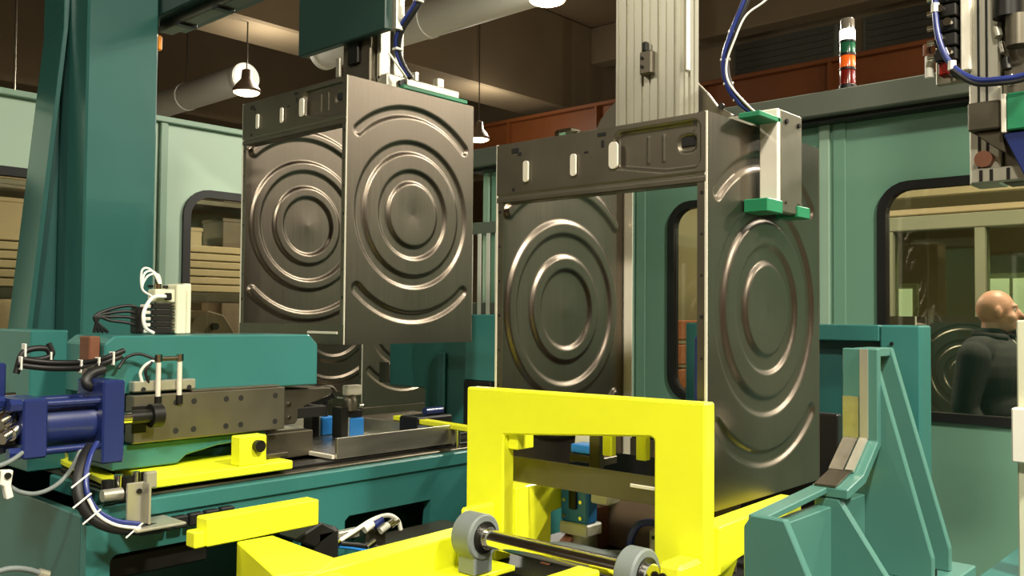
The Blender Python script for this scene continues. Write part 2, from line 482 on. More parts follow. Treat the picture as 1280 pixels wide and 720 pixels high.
# signal tower on the header beam
st = thing('signal_tower', 'signal light tower with white green orange and red segments on header beam', 'signal light', (4.42, 1.75, 2.59))
zz = 2.59
for nm, m, h, r in (('foot', 'black_metal', 0.03, 0.042), ('red_lens', 'beacon_red', 0.075, 0.038), ('ring', 'black_metal', 0.012, 0.04), ('orange_lens', 'beacon_orange', 0.06, 0.038), ('ring', 'black_metal', 0.012, 0.04), ('green_lens', 'beacon_green', 0.055, 0.038), ('ring', 'black_metal', 0.01, 0.04), ('white_lens', 'beacon_white', 0.055, 0.038), ('cap', 'clear_plastic', 0.055, 0.034)):
    lathe(nm, st, m, (4.42, 1.75, zz), (4.42, 1.75, zz + h), [(0, r), (h * 0.9, r), (h, r * 0.93)], 20)
    zz += h

# ================================================================== WASHING MACHINE CABINETS
CW, CD, CH = 0.611, 0.563, 0.85
def grid_solid(name, us, vs, front, thick):
    """front(u,v)-> xyz arrays; thick vector; closed sheet with separate rim"""
    U, V = np.meshgrid(us, vs)
    A = front(U, V)
    B = A + np.array(thick)
    nu, nv = len(us), len(vs)
    idx = np.arange(nu * nv).reshape(nv, nu)
    q = np.stack([idx[:-1, :-1], idx[:-1, 1:], idx[1:, 1:], idx[1:, :-1]], -1).reshape(-1, 4)
    verts = np.concatenate([A.reshape(-1, 3), B.reshape(-1, 3)])
    faces = np.concatenate([q, q[:, ::-1] + nu * nv])
    rim = np.concatenate([idx[0, :], idx[1:, -1], idx[-1, -2::-1], idx[-2:0:-1, 0]])
    n0 = len(verts)
    k = len(rim)
    verts = np.concatenate([verts, A.reshape(-1, 3)[rim], B.reshape(-1, 3)[rim]])
    i = np.arange(k); j = (i + 1) % k
    rf = np.stack([n0 + i, n0 + k + i, n0 + k + j, n0 + j], -1)
    me = bpy.data.meshes.new(name)
    me.from_pydata(verts.tolist(), [], np.concatenate([faces, rf]).tolist())
    sm = np.ones(len(me.polygons), bool)
    me.polygons.foreach_set('use_smooth', sm)
    return me
BH = 0.431
def bead(d, hw, dep):
    t = np.clip((hw - np.abs(d)) / 0.015, 0, 1)
    return dep * t * t * (3 - 2 * t)
def side_front(U, V):
    x, z = U, V - BH
    r = np.hypot(x, z)
    h = bead(r - 0.128, 0.027, 0.008) + bead(r - 0.226, 0.026, 0.008)
    ang = np.arctan2(x, np.abs(z))
    am = math.radians(43)
    ac = np.clip(ang, -am, am)
    R = 0.345
    dx = x - R * np.sin(ac); dz = np.abs(z) - R * np.cos(ac)
    h = h + bead(np.hypot(dx, dz), 0.023, 0.008)
    # slight dish of the centre disc
    h = h + 0.003 * np.clip(1 - r / 0.10, 0, 1) ** 2
    return np.stack([x, h, V], -1)
side_mesh = grid_solid('side_panel', np.linspace(-CD / 2, CD / 2, 191), np.linspace(0, CH, 281), side_front, (0, 0.0012, 0))
def sdf_rr(px, py, cx, cy, hx, hy, r):
    qx = np.abs(px - cx) - hx + r; qy = np.abs(py - cy) - hy + r
    return np.hypot(np.maximum(qx, 0), np.maximum(qy, 0)) + np.minimum(np.maximum(qx, qy), 0) - r
def strip_front(U, V):
    s = U + CW / 2                      # distance from the near corner
    d = sdf_rr(s, V, 0.128, 0.082, 0.108, 0.050, 0.016)
    d = np.maximum(d, (0.034 - V) + (s - 0.12) * 0.17)      # cut away lower far corner
    h = 0.014 * np.clip(0.5 - d / 0.007, 0, 1)
    d2 = sdf_rr(s, V, 0.055, 0.088, 0.022, 0.018, 0.016)
    h = h + 0.006 * np.clip(0.5 - d2 / 0.005, 0, 1)
    h = h + 0.004 * np.clip(0.5 - np.abs(V - 0.016) / 0.004 + 0.5, 0, 1)
    for c in (0.115, 0.155):
        h = h - 0.004 * np.clip(1 - np.abs(s - c) / 0.003, 0, 1) * (np.abs(V - 0.084) < 0.03)
    return np.stack([h, U, V], -1)
strip_mesh = grid_solid('front_strip', np.linspace(-CW / 2 + 0.003, CW / 2 - 0.003, 210), np.linspace(0, 0.148, 60), strip_front, (0.0012, 0, 0))

def build_cabinet():
    root = thing('washer_cabinet', 'x', 'cabinet')
    def put(nm, me, m, loc, rz=0, parent=root):
        if not me.materials: me.materials.append(MATS[m])
        o = bpy.data.objects.new(nm, me)
        COL.objects.link(o)
        o.parent = parent
        o.location = loc
        o.rotation_euler.z = rz
        return o
    a = put('side_panel', side_mesh, 'brushed_steel', (0, -CW / 2, 0))
    b = put('side_panel', side_mesh, 'brushed_steel', (0, CW / 2, 0), math.pi)
    # flanges: sub-parts of each side panel, in the panel's own frame
    def flange(parent, xs, inner, wid, nm, m='zinc_sheet'):
        bm = new_bm()
        x0, x1 = (xs, xs + 0.0015)
        add_box(bm, x0, x1, 0.001, wid, 0, CH, 0)
        me = bpy.data.meshes.new(nm); bm.to_mesh(me); bm.free()
        o = put(nm, me, m, (0, 0, 0), 0, parent)
        bm = new_bm()
        add_box(bm, x0 - (0.0012 if xs < 0 else 0), x1 + (0.0012 if xs > 0 else 0), -0.0008, 0.006, 0, CH, 0.0008)
        me = bpy.data.meshes.new('folded_edge'); bm.to_mesh(me); bm.free()
        put('folded_edge', me, 'zinc_and_highlight' if nm == 'front_flange' else 'zinc_sheet', (0, 0, 0), 0, parent)  # front fold's highlight is painted as a bright strip; rear stays plain zinc
        bm = new_bm()
        s = -1 if xs < 0 else 1
        for k in range(9):
            z = 0.06 + k * 0.088
            xx = x0 if s < 0 else x1
            add_cyl(bm, (xx, wid * 0.55, z), (xx + s * 0.0008, wid * 0.55, z), 0.003 + 0.0015 * (k % 3 == 1), seg=8)
        me = bpy.data.meshes.new('screw_hole_row'); bm.to_mesh(me); bm.free()
        put('screw_hole_row', me, 'dark_void', (0, 0, 0), 0, parent)['kind'] = 'stuff'
        return o
    for p, rev in ((a, 1), (b, -1)):
        flange(p, -CD / 2 if rev > 0 else CD / 2 - 0.0015, 1, 0.024, 'front_flange')
        flange(p, CD / 2 - 0.0015 if rev > 0 else -CD / 2, 1, 0.034, 'back_flange', 'zinc_and_highlight')
    st = put('front_strip', strip_mesh, 'zinc_sheet', (-CD / 2 - 0.002, 0, CH - 0.150))
    def local(nm, bm, m, parent=root):
        me = bpy.data.meshes.new(nm)
        bmesh.ops.recalc_face_normals(bm, faces=bm.faces)
        bm.to_mesh(me); bm.free()
        return put(nm, me, m, (0, 0, 0), 0, parent)
    # pressed slots of the strip, their glare put into a bright material
    for s, z0, z1, hw in ((0.355, 0.045, 0.098, 0.008), (0.505, 0.045, 0.098, 0.008), (0.238, 0.050, 0.112, 0.012)):
        bm = new_bm()
        pl = rrect(s - CW / 2 - hw, s - CW / 2 + hw, z0, z1, hw * 0.9, 4)
        A = [bm.verts.new((-0.002, q[0], q[1])) for q in pl]
        B = [bm.verts.new((-0.006, q[0] * 1 + 0.001, q[1])) for q in pl]
        bm.faces.new(B)
        for i in range(len(pl)):
            j = (i + 1) % len(pl)
            bm.faces.new((A[i], A[j], B[j], B[i]))
        bm.faces.new(A[::-1])
        local('pressed_slot', bm, 'zinc_and_highlight', st)
    for s, z, w_, h_ in ((0.055, 0.092, 0.016, 0.009), (0.545, 0.128, 0.012, 0.006), (0.530, 0.118, 0.006, 0.004), (0.275, 0.134, 0.012, 0.004), (0.272, 0.112, 0.004, 0.008), (0.32, 0.098, 0.006, 0.002), (0.03, 0.128, 0.003, 0.003), (0.55, 0.03, 0.004, 0.004)):
        bm = new_bm()
        add_box(bm, -0.0014 + (0.017 if 0.04 < s < 0.07 else 0), -0.0004 + (0.022 if 0.04 < s < 0.07 else 0), s - CW / 2 - w_, s - CW / 2 + w_, z - h_, z + h_, 0)
        local('punched_hole', bm, 'dark_void', st)
    bm = new_bm(); add_box(bm, -CD / 2 + 0.001, -CD / 2 + 0.04, -CW / 2 + 0.02, CW / 2 - 0.02, CH - 0.152, CH - 0.149, 0)
    local('strip_lip', bm, 'zinc_sheet')
    bm = new_bm(); add_box(bm, -CD / 2 - 0.002, -CD / 2 + 0.0005, -CW / 2 + 0.003, CW / 2 - 0.003, 0.0, 0.062, 0.0005)
    br = local('bottom_rail', bm, 'zinc_sheet')
    bm = new_bm(); add_box(bm, -CD / 2 - 0.006, -CD / 2 - 0.002, -CW / 2 + 0.03, -CW / 2 + 0.19, 0.032, 0.040, 0.001)
    local('stamped_rib', bm, 'zinc_and_highlight', br)
    bm = new_bm(); add_box(bm, CD / 2 - 0.002, CD / 2, -CW / 2 + 0.03, CW / 2 - 0.03, 0.0, 0.05, 0)
    local('back_rail', bm, 'zinc_sheet')
    # thin folded top edges
    for sy in (-1, 1):
        bm = new_bm(); add_box(bm, -CD / 2 + 0.004, CD / 2 - 0.004, sy * CW / 2 - (0.016 if sy > 0 else 0), sy * CW / 2 + (0.016 if sy < 0 else 0), CH - 0.0015, CH, 0)
        local('top_fold', bm, 'zinc_sheet')
    return root
BX, BY, BZ = 1.670, 0.9605, 1.039
AX, AY, AZ = 1.719, 2.2653, 1.356
cabB = build_cabinet()
cabB.location = (BX + CD / 2, BY + CW / 2, BZ)
tag(cabB, 'brushed steel washing machine cabinet standing behind the yellow portal frame', 'cabinet', 'steel washer cabinets on the line')
def cabinet(loc, label, group, rz=0):
    c = copy_tree(cabB)
    c.location = loc
    c.rotation_euler.z = rz
    return tag(c, label, 'cabinet', group)
cabinet((AX + CD / 2, AY + CW / 2, AZ), 'brushed steel washing machine cabinet hanging from the left gantry gripper', 'steel washer cabinets on the line')
c0 = PD(453, 432, 4.35)
cabinet((c0.x + CD / 2, c0.y + CW / 2, 1.0), 'steel washer cabinet seen in the gap below the hanging cabinet', 'steel washer cabinets on the line')
for k in range(5):
    cabinet((7.4 + 0.02 * k, 1.3 + k * 0.62, 0.622), ['steel washer cabinet in the row behind the bald man', 'steel washer cabinet in the far row just left of the bald man', 'steel washer cabinet third in the far row behind the window', 'steel washer cabinet fourth in the far row behind the window', 'steel washer cabinet at the far left end of the row behind the windows'][k], 'washer cabinets waiting behind the guarding', math.radians(-98))
cs = thing('cabinet_stand', 'dark stand carrying the cabinet seen below the hanging one', 'stand', (c0.x + CD / 2, c0.y + CW / 2, 0))
box('top', cs, 'dark_steel', c0.x, c0.x + CD, c0.y, c0.y + CW, 0.94, 0.999, 0.004)
for dx in (0.02, CD - 0.08):
    for dy in (0.02, CW - 0.08): box('leg', cs, 'dark_steel', c0.x + dx, c0.x + dx + 0.06, c0.y + dy, c0.y + dy + 0.06, 0, 0.94, 0.003)
# conveyor the far row stands on
cv = thing('far_conveyor', 'low grey conveyor carrying the far row of cabinets', 'conveyor', (7.45, 2.6, 0))
box('bed', cv, 'grey_beam_paint', 7.05, 7.9, 0.5, 4.4, 0.52, 0.62, 0.005)
for y in (0.6, 2.4, 4.2):
    for x in (7.1, 7.8): box('leg', cv, 'grey_beam_paint', x, x + 0.06, y, y + 0.06, 0, 0.52, 0.003)

# ================================================================== TEAL COLUMN + OVERHEAD RAIL (left)
col = thing('support_column', 'tall teal box column with tapered side brace at the left', 'column', (1.6, 3.75, 0))
box('shaft', col, 'column_paint', 1.462, 1.752, 3.60, 3.89, 0.02, 4.2, 0.008)
prism('brace_web', col, 'teal_in_shade', [(1.461, 0.1), (1.23, 0.1), (1.455, 2.6), (1.461, 2.6)], 'Y', 3.855, 3.875, 0.002)
prism('brace_flange', col, 'column_paint', [(1.205, 0.05), (1.229, 0.05), (1.455, 2.6), (1.461, 2.75), (1.461, 4.2), (1.437, 4.2), (1.437, 2.6)], 'Y', 3.775, 3.985, 0.002)
box('base_plate', col, 'teal_paint', 0.9, 1.9, 3.5, 4.0, 0, 0.03, 0.004)
box('clamp_ring', col, 'orange_plastic', 1.753, 1.775, 3.61, 3.66, 2.555, 2.62, 0.008)
rail = thing('overhead_rail', 'dark teal overhead transfer rail running from the column toward the viewer', 'rail', (1.85, 2.9, 2.65))
box('rail_beam', rail, 'gantry_shaded_teal', 1.755, 1.95, 1.9, 3.75, 2.70, 2.92, 0.005)
box('guide_rail', rail, 'dark_steel', 1.80, 1.86, 1.9, 3.70, 2.66, 2.70, 0.003)
box('cable_tray', rail, 'dark_steel', 1.757, 1.778, 1.9, 3.70, 2.75, 2.78, 0.003)
for k in range(6): box('clamp', rail, 'black_metal', 1.79, 1.87, 2.0 + k * 0.3, 2.04 + k * 0.3, 2.652, 2.668, 0.002)

# gantry carriage and gripper over the hanging cabinet
ga = thing('lift_gripper', 'gantry lift head with shade-darkened teal plate gripping the left hanging cabinet', 'gripper', (2.0, 2.5, 2.2))
box('carriage_plate', ga, 'gantry_shaded_teal', 1.835, 1.865, 2.225, 2.71, 2.372, 2.70, 0.004)
box('plate_edge', ga, 'aluminium', 1.866, 1.90, 2.205, 2.24, 2.375, 2.70, 0.003)
box('lift_post', ga, 'zinc_sheet', 1.875, 2.0, 2.35, 2.50, 2.20, 2.70, 0.004)
box('side_profile', ga, 'aluminium', 1.90, 1.945, 2.328, 2.348, 2.24, 2.70, 0.003)
box('side_profile', ga, 'aluminium', 1.955, 1.995, 2.318, 2.348, 2.24, 2.70, 0.003)
box('sensor_block', ga, 'black_metal', 1.862, 1.874, 2.40, 2.46, 2.30, 2.39, 0.004)
box('sensor_block', ga, 'aluminium', 1.866, 1.876, 2.505, 2.53, 2.27, 2.34, 0.003)
box('clamp_bracket', ga, 'aluminium', 1.90, 2.03, 2.29, 2.345, 2.207, 2.255, 0.004)
bolt(ga, (1.96, 2.289, 2.228), '-Y', 0.014, 0.008)
box('grip_bar', ga, 'aluminium', 1.97, 2.22, 2.275, 2.36, 2.222, 2.25, 0.004)
box('grip_pad', ga, 'green_pad_plastic', 1.95, 2.25, 2.262, 2.36, 2.2065, 2.222, 0.003)
box('fitting', ga, 'aluminium', 2.13, 2.16, 2.29, 2.32, 2.251, 2.285, 0.003)
box('fitting', ga, 'chrome', 2.03, 2.05, 2.30, 2.32, 2.251, 2.29, 0.003)
for k in range(4): box('cross_arm', ga, 'zinc_sheet', 1.90 + k * 0.001, 1.99, 2.50 + k * 0.09, 2.58 + k * 0.09, 2.206, 2.226, 0.002)
hose = thing('hose_bundle', 'dark blue hose bundle dropping to the left hanging cabinet gripper', 'hose', PD(510, 95, 2.95))
pts = [PD(535, -40, 2.9), PD(524, 2, 2.9), PD(502, 38, 2.92), PD(498, 62, 2.94), PD(504, 82, 2.96), PD(514, 98, 2.98)]
tube('hose', hose, 'black_rubber', pts, 0.010)
tube('hose', hose, 'blue_hose_plastic', [p + Vector((-0.012, 0.0, 0.004)) for p in pts], 0.006)
tube('hose', hose, 'white_plastic', [PD(486, 66, 2.93), PD(496, 80, 2.93), PD(508, 97, 2.97)], 0.004)
for k in (1, 3):
    box('cable_tie', hose, 'white_plastic', pts[k].x - 0.018, pts[k].x + 0.012, pts[k].y - 0.012, pts[k].y + 0.012, pts[k].z - 0.004, pts[k].z + 0.004, 0.002)

# ================================================================== ALUMINIUM LIFT COLUMN + GRIPPER over the right cabinet
gb = thing('lift_column', 'silver grooved aluminium lift column with gripper holding the right cabinet', 'gripper', (1.95, 1.25, 1.9))
X0, Y0, Y1 = 1.88, 1.158, 1.348
def groove_poly():
    # outline (x,y) of the extrusion with T-slot grooves on the camera faces
    pts = [(X0 + 0.09, Y0), (X0 + 0.09, Y1), (X0, Y1)]
    y = Y1
    n = 8
    st_ = (Y1 - Y0) / n
    for k in range(n):
        a = Y1 - k * st_
        g0, g1 = a - st_ * 0.30, a - st_ * (0.62 if k % 2 else 0.48)
        dp = 0.008 if k % 2 else 0.004
        pts += [(X0, g0), (X0 + dp, g0), (X0 + dp, g1), (X0, g1)]
    pts += [(X0, Y0)]
    for a, b, dp in ((0.018, 0.026, 0.006), (0.040, 0.052, 0.010), (0.066, 0.072, 0.006)):
        pts += [(X0 + a, Y0), (X0 + a, Y0 + dp), (X0 + b, Y0 + dp), (X0 + b, Y0)]
    return pts
prism('extrusion', gb, 'aluminium', groove_poly(), 'Z', 1.93, 3.4, 0)
box('stop_block', gb, 'zinc_sheet', X0 - 0.022, X0 - 0.001, 1.225, 1.262, 2.055, 2.115, 0.004)
box('stop_pin', gb, 'black_metal', X0 - 0.018, X0 - 0.003, 1.243, 1.258, 2.115, 2.14, 0.003)
bolt(gb, (X0 - 0.023, 1.252, 2.075), '-X', 0.004, 0.003); bolt(gb, (X0 - 0.023, 1.252, 2.097), '-X', 0.004, 0.003)
box('slide_strip', gb, 'white_plastic', X0 + 0.026, X0 + 0.042, Y0 - 0.006, Y0 - 0.0005, 2.06, 2.26, 0.002)
prism('mount_plate', gb, 'zinc_sheet', [(q_.y, q_.z) for q_ in [PX(*v, 1.985) for v in ((740, 172), (750, 150), (762, 134), (772, 124), (868, 100), (884, 116), (896, 132), (914, 142), (914, 172))]], 'X', 1.985, 2.0, 0.002)
bolt(gb, (1.985, 1.10, 1.975), '-X', 0.008, 0.008)
box('cross_arm', gb, 'aluminium', 1.90, 2.0, 0.92, 1.60, 1.893, 1.925, 0.004)
box('jaw_plate', gb, 'tool_steel', 1.90, 2.012, 0.905, 0.925, 1.690, 1.925, 0.003)
box('jaw_side', gb, 'zinc_and_highlight', 1.886, 1.90, 0.905, 0.951, 1.690, 1.925, 0.003)  # lit face of the jaw, its brightness put into the material
box('grip_pad', gb, 'green_pad_plastic', 1.80, 1.905, 0.905, 0.958, 1.892, 1.905, 0.002)
box('grip_pad', gb, 'green_pad_plastic', 1.825, 1.90, 0.900, 0.958, 1.685, 1.715, 0.002)
box('grip_pad', gb, 'green_pad_plastic', 1.98, 2.045, 0.900, 0.958, 1.685, 1.712, 0.002)
for x in (1.925, 1.99):
    bolt(gb, (x, 0.904, 1.715), '-Y', 0.004, 0.003, 'zinc_sheet'); bolt(gb, (x, 0.904, 1.90), '-Y', 0.006, 0.004)
box('jaw_plate', gb, 'aluminium', 1.90, 2.0, 1.59, 1.61, 1.72, 1.925, 0.003)
box('fitting', gb, 'chrome', 1.76, 1.79, 1.44, 1.455, 1.892, 1.925, 0.002)
box('fitting', gb, 'chrome', 1.76, 1.80, 1.40, 1.45, 1.918, 1.928, 0.002)
box('fitting', gb, 'chrome', 1.765, 1.79, 1.385, 1.40, 1.892, 1.918, 0.002)
hose = thing('hose_bundle', 'blue and white tied hose bundle curving into the right cabinet gripper', 'hose', PD(935, 140, 2.1))
pts = [PD(945, -40, 2.05), PD(930, 0, 2.05), PD(914, 40, 2.06), PD(904, 75, 2.07), PD(908, 105, 2.07), PD(920, 125, 2.07), PD(936, 140, 2.08)]
tube('hose', hose, 'blue_hose_plastic', pts, 0.0052)
tube('hose', hose, 'black_rubber', [p + _R * 0.009 for p in pts], 0.005)
tube('hose', hose, 'white_plastic', [PD(985, -25, 2.04), PD(955, 2, 2.04), PD(932, 20, 2.045), PD(918, 50, 2.05), PD(908, 80, 2.06), PD(912, 105, 2.06), PD(935, 132, 2.06), PD(944, 140, 2.07)], 0.0026)
for k in (2, 3, 4, 5):
    p = pts[k]
    tube('cable_tie', hose, 'white_plastic', [p - _R * 0.007, p + _R * 0.016 + Vector((0, 0, 0.002))], 0.0034, n=1, seg=6)

# ================================================================== YELLOW PORTAL / FIXTURE FRAME
yf = thing('fixture_frame', 'bright yellow welded portal frame around the foot of the right cabinet', 'frame', (1.6, 1.25, 0.9))
YP0, YP1 = 0.916, 1.588
prism('portal', yf, 'yellow_paint', [(YP0, 1.279), (YP1, 1.272), (YP1, 0.90), (1.462, 0.90), (1.462, 1.165), (1.044, 1.20), (1.036, 1.195), (1.036, 0.93), (YP0, 0.90)], 'X', 1.585, 1.625, 0.004)
# side rails along the cabinet
prism('side_rail', yf, 'yellow_paint', [(1.6255, 0.93), (1.6255, 1.028), (1.64, 1.030), (2.00, 1.036), (2.01, 0.985), (1.70, 0.95)], 'Y', 0.905, 0.955, 0.003)
prism('side_rail', yf, 'yellow_paint', [(1.05, 0.82), (1.05, 0.925), (1.584, 0.932), (1.584, 0.82)], 'Y', 1.52, 1.588, 0.003)
prism('side_rail', yf, 'yellow_paint', [(1.626, 0.88), (1.626, 1.034), (1.86, 1.034), (1.86, 0.965), (1.76, 0.955), (1.69, 0.88)], 'Y', 1.455, 1.588, 0.003)

prism('inner_rib', yf, 'yellow_paint', [(1.60, 1.13), (1.66, 1.13), (1.66, 1.17), (1.60, 1.17)], 'Y', 1.43, 1.461, 0.002)
for y in (1.213, 1.12): box('hanging_tab', yf, 'yellow_paint', 1.68, 1.70, y, y + 0.026, 1.13, 1.20, 0.002)
box('tab_bar', yf, 'yellow_paint', 1.68, 1.70, 1.05, 1.45, 1.20, 1.215, 0.002)
box('bearing_lug', yf, 'yellow_paint', 1.50, 1.584, 0.918, 0.972, 0.86, 0.972, 0.008)
box('bearing_lug', yf, 'yellow_paint', 1.480, 1.584, 1.482, 1.502, 0.90, 1.002, 0.008)
cyl('pin', yf, 'black_metal', (1.499, 0.93, 0.935), (1.492, 0.93, 0.935), 0.012)
bolt(yf, (1.499, 0.957, 0.945), '-X', 0.009, 0.004)
bolt(yf, (1.479, 1.492, 0.968), '-X', 0.007, 0.004)
prism('corner_gusset', yf, 'yellow_paint', [(1.63, 0.95), (1.72, 0.96), (1.64, 0.86), (1.60, 0.86)], 'Y', 0.91, 0.935, 0.002)
box('rail_foot', yf, 'yellow_paint', 1.90, 1.94, 0.915, 0.95, 0.90, 0.985, 0.002)
# arm and T bar to the left
prism('swing_arm', yf, 'yellow_paint', [(q_.x, q_.y) for q_ in [PZ(*v, 0.928) for v in ((296, 677), (341, 669), (424, 699), (590, 668), (470, 740), (325, 714))][:3]] + [(1.10, 1.523), (1.02, 1.56)], 'Z', 0.845, 0.928, 0.003)
box('tee_bar', yf, 'yellow_paint', 1.035, 1.335, 1.85, 1.90, 0.929, 0.992, 0.003)
box('end_tab', yf, 'yellow_paint', 1.008, 1.035, 1.855, 1.895, 0.929, 0.965, 0.003)
box('cross_tie', yf, 'yellow_paint', 1.10, 1.14, 1.12, 1.53, 0.845, 0.92, 0.003)
box('lower_beam', yf, 'yellow_paint', 1.10, 1.44, 1.065, 1.118, 0.865, 0.950, 0.003)
box('ledge', yf, 'yellow_paint', 1.20, 1.58, 1.415, 1.519, 0.852, 0.864, 0.002)
for x0, x1, y0, y1, z1 in ((1.63, 1.69, 1.53, 1.58, 0.88), (1.60, 1.66, 0.925, 0.96, 0.90), (1.79, 1.85, 1.53, 1.58, 0.957)):
    box('foot', yf, 'yellow_paint', x0, x1, y0, y1, 0.841, z1, 0.003)
box('leg', yf, 'yellow_paint', 1.06, 1.11, 1.53, 1.58, 0.0, 0.82, 0.003)

rs = thing('roller_shaft', 'polished steel roller shaft with two grey wheels before the yellow portal', 'roller', (1.47, 1.25, 0.9))
sx, sz = 1.475, 0.948
cyl('shaft', rs, 'chrome', (sx, 1.48, sz), (sx, 0.975, sz), 0.021, seg=28)
for y0, y1 in ((1.415, 1.475), (0.98, 1.025)):
    ringo = lathe('wheel', rs, 'grey_rubber', (sx, y0, sz), (sx, y1, sz), [(0, 0.036), (0, 0.048), (0.004, 0.052), (y1 - y0 - 0.004, 0.052), (y1 - y0, 0.048)], 32)
    lathe('bearing_ring', rs, 'black_metal', (sx, y0 - 0.003, sz), (sx, y0 + 0.004, sz), [(0, 0.028), (0, 0.036), (0.006, 0.036)], 28)
    lathe('hub', rs, 'chrome', (sx, y0 - 0.014, sz), (sx, y0 + 0.004, sz), [(0, 0.021), (0, 0.026), (0.012, 0.026)], 24)
    if y0 > 1.2: box('wheel_block', rs, 'grey_rubber', sx - 0.03, sx + 0.03, y0 + 0.003, y1 - 0.003, 0.865, 0.925, 0.003)

# ================================================================== CLAMP UNIT under the right cabinet
cu = thing('pneumatic_clamp', 'bright blue pneumatic clamp on a silver cylinder inside the yellow portal', 'clamp', (1.82, 1.41, 0.6))
cyl('cylinder', cu, 'aluminium', (1.83, 1.405, 0.841), (1.83, 1.405, 0.905), 0.034, seg=24)
box('collar', cu, 'white_plastic', 1.785, 1.85, 1.362, 1.452, 0.90, 0.930, 0.004)
box('body', cu, 'bright_blue_paint', 1.79, 1.835, 1.365, 1.452, 0.930, 1.035, 0.005)
box('slot', cu, 'black_metal', 1.782, 1.7905, 1.396, 1.420, 0.965, 1.03, 0.003)
for y in (1.385, 1.437):
    for z in (0.945, 0.985, 1.018): bolt(cu, (1.789, y, z), '-X', 0.005, 0.003, 'chrome')
box('valve', cu, 'white_plastic', 1.80, 1.85, 1.31, 1.364, 0.985, 1.025, 0.004)
cyl('nozzle', cu, 'white_plastic', (1.825, 1.311, 1.0), (1.825, 1.295, 1.0), 0.006, seg=8)
box('head', cu, 'bright_blue_paint', 1.79, 1.84, 1.355, 1.42, 1.105, 1.128, 0.003)
prism('lever', cu, 'zinc_and_highlight', [(1.395, 1.10), (1.45, 1.105), (1.445, 1.145), (1.415, 1.15), (1.37, 1.128)], 'X', 1.842, 1.852, 0.002)
box('finger', cu, 'dark_steel', 1.765, 1.785, 1.31, 1.342, 1.03, 1.165, 0.002)
box('finger', cu, 'dark_steel', 1.785, 1.84, 1.31, 1.42, 1.085, 1.104, 0.002)
mb = thing('machine_bed', 'dark machine bed with fittings under the right cabinet', 'machine', (2.0, 1.25, 0))
box('bed', mb, 'black_rubber', 1.62, 2.6, 0.91, 1.62, 0.0, 0.84, 0.01)
box('back_plate', mb, 'brown_machine', 1.955, 1.97, 1.05, 1.45, 0.84, 1.035, 0.003)
box('rear_cover', mb, 'black_metal', 2.40, 2.43, 0.98, 1.95, 0.84, 1.19, 0.004)
prism('slope_cover', mb, 'copper_brown_steel', [(1.70, 0.84), (1.95, 0.84), (1.95, 0.95), (1.90, 0.95)], 'Y', 1.415, 1.445, 0.002)
cyl('disc', mb, 'aluminium', (1.80, 1.20, 0.842), (1.80, 1.20, 0.862), 0.055, seg=24)
cyl('disc', mb, 'black_metal', (1.80, 1.20, 0.862), (1.80, 1.20, 0.868), 0.03, seg=24)
box('valve_block', mb, 'aluminium', 1.86, 1.91, 1.17, 1.23, 0.862, 0.93, 0.003)
bolt(mb, (1.859, 1.19, 0.90), '-X', 0.010, 0.01, 'chrome'); bolt(mb, (1.859, 1.212, 0.915), '-X', 0.005, 0.006); bolt(mb, (1.859, 1.212, 0.88), '-X', 0.005, 0.006)
cyl('coupling', mb, 'black_metal', (1.90, 1.12, 0.84), (1.90, 1.12, 0.93), 0.04, seg=16)
tube('loop_hose', mb, 'blue_hose_plastic', [(1.83, 1.255, 0.85), (1.825, 1.26, 0.90), (1.83, 1.24, 0.945), (1.84, 1.20, 0.955), (1.85, 1.17, 0.935)], 0.009)
tube('loop_hose', mb, 'grey_rubber', [(1.72, 1.48, 0.86), (1.76, 1.42, 0.875), (1.80, 1.33, 0.865), (1.86, 1.27, 0.86)], 0.012)
box('copper_guide', mb, 'copper_brown_steel', 2.03, 2.16, 1.16, 1.33, 1.075, 1.095, 0.003)
box('copper_guide', mb, 'copper_brown_steel', 2.05, 2.09, 1.20, 1.22, 0.84, 1.075, 0.003)
box('copper_guide', mb, 'copper_brown_steel', 2.10, 2.14, 1.13, 1.16, 0.84, 1.22, 0.003)
box('motor', mb, 'dark_steel', 2.02, 2.10, 1.04, 1.11, 1.06, 1.14, 0.006)
cyl('post', mb, 'chrome', (2.04, 1.29, 1.095), (2.04, 1.29, 1.125), 0.012, seg=12)
cyl('post', mb, 'chrome', (1.90, 1.065, 0.84), (1.90, 1.065, 0.95), 0.016, seg=12)
cyl('post', mb, 'dark_steel', (2.2, 1.22, 0.84), (2.2, 1.22, 1.25), 0.014, seg=12)
box('blue_motor', mb, 'blue_cylinder_paint', 2.52, 2.58, 1.42, 1.50, 0.84, 1.39, 0.008)
box('black_cap', mb, 'black_metal', 2.45, 2.56, 1.22, 1.32, 0.84, 1.30, 0.01)

# ================================================================== TEAL CRADLE GUSSET (right of the right cabinet)
cr = thing('cradle_bracket', 'teal welded cradle bracket with ribs and steel wear strips at lower right', 'bracket', (1.95, 0.7, 0.6))
prof = [(1.80, 1.105), (1.885, 1.125), (1.965, 1.185), (1.965, 1.385)]
outer = [(1.985, 1.385), (1.985, 1.175), (1.895, 1.105), (1.80, 1.085)]
prism('cradle_plate', cr, 'cradle_paint', prof + outer, 'Y', 0.715, 0.792, 0.002)
prism('deck_strip', cr, 'cradle_paint', [(1.526, 1.075), (1.526, 1.088), (1.799, 1.105), (1.799, 1.092)], 'Y', 0.757, 0.792, 0.002)
prism('wear_strip', cr, 'stainless_tray', [(1.961, 1.19), (1.966, 1.19), (1.966, 1.28), (1.961, 1.28)], 'Y', 0.755, 0.790, 0)
prism('wear_strip', cr, 'aluminium', [(1.960, 1.19), (1.966, 1.19), (1.966, 1.384), (1.960, 1.384)], 'Y', 0.735, 0.752, 0)
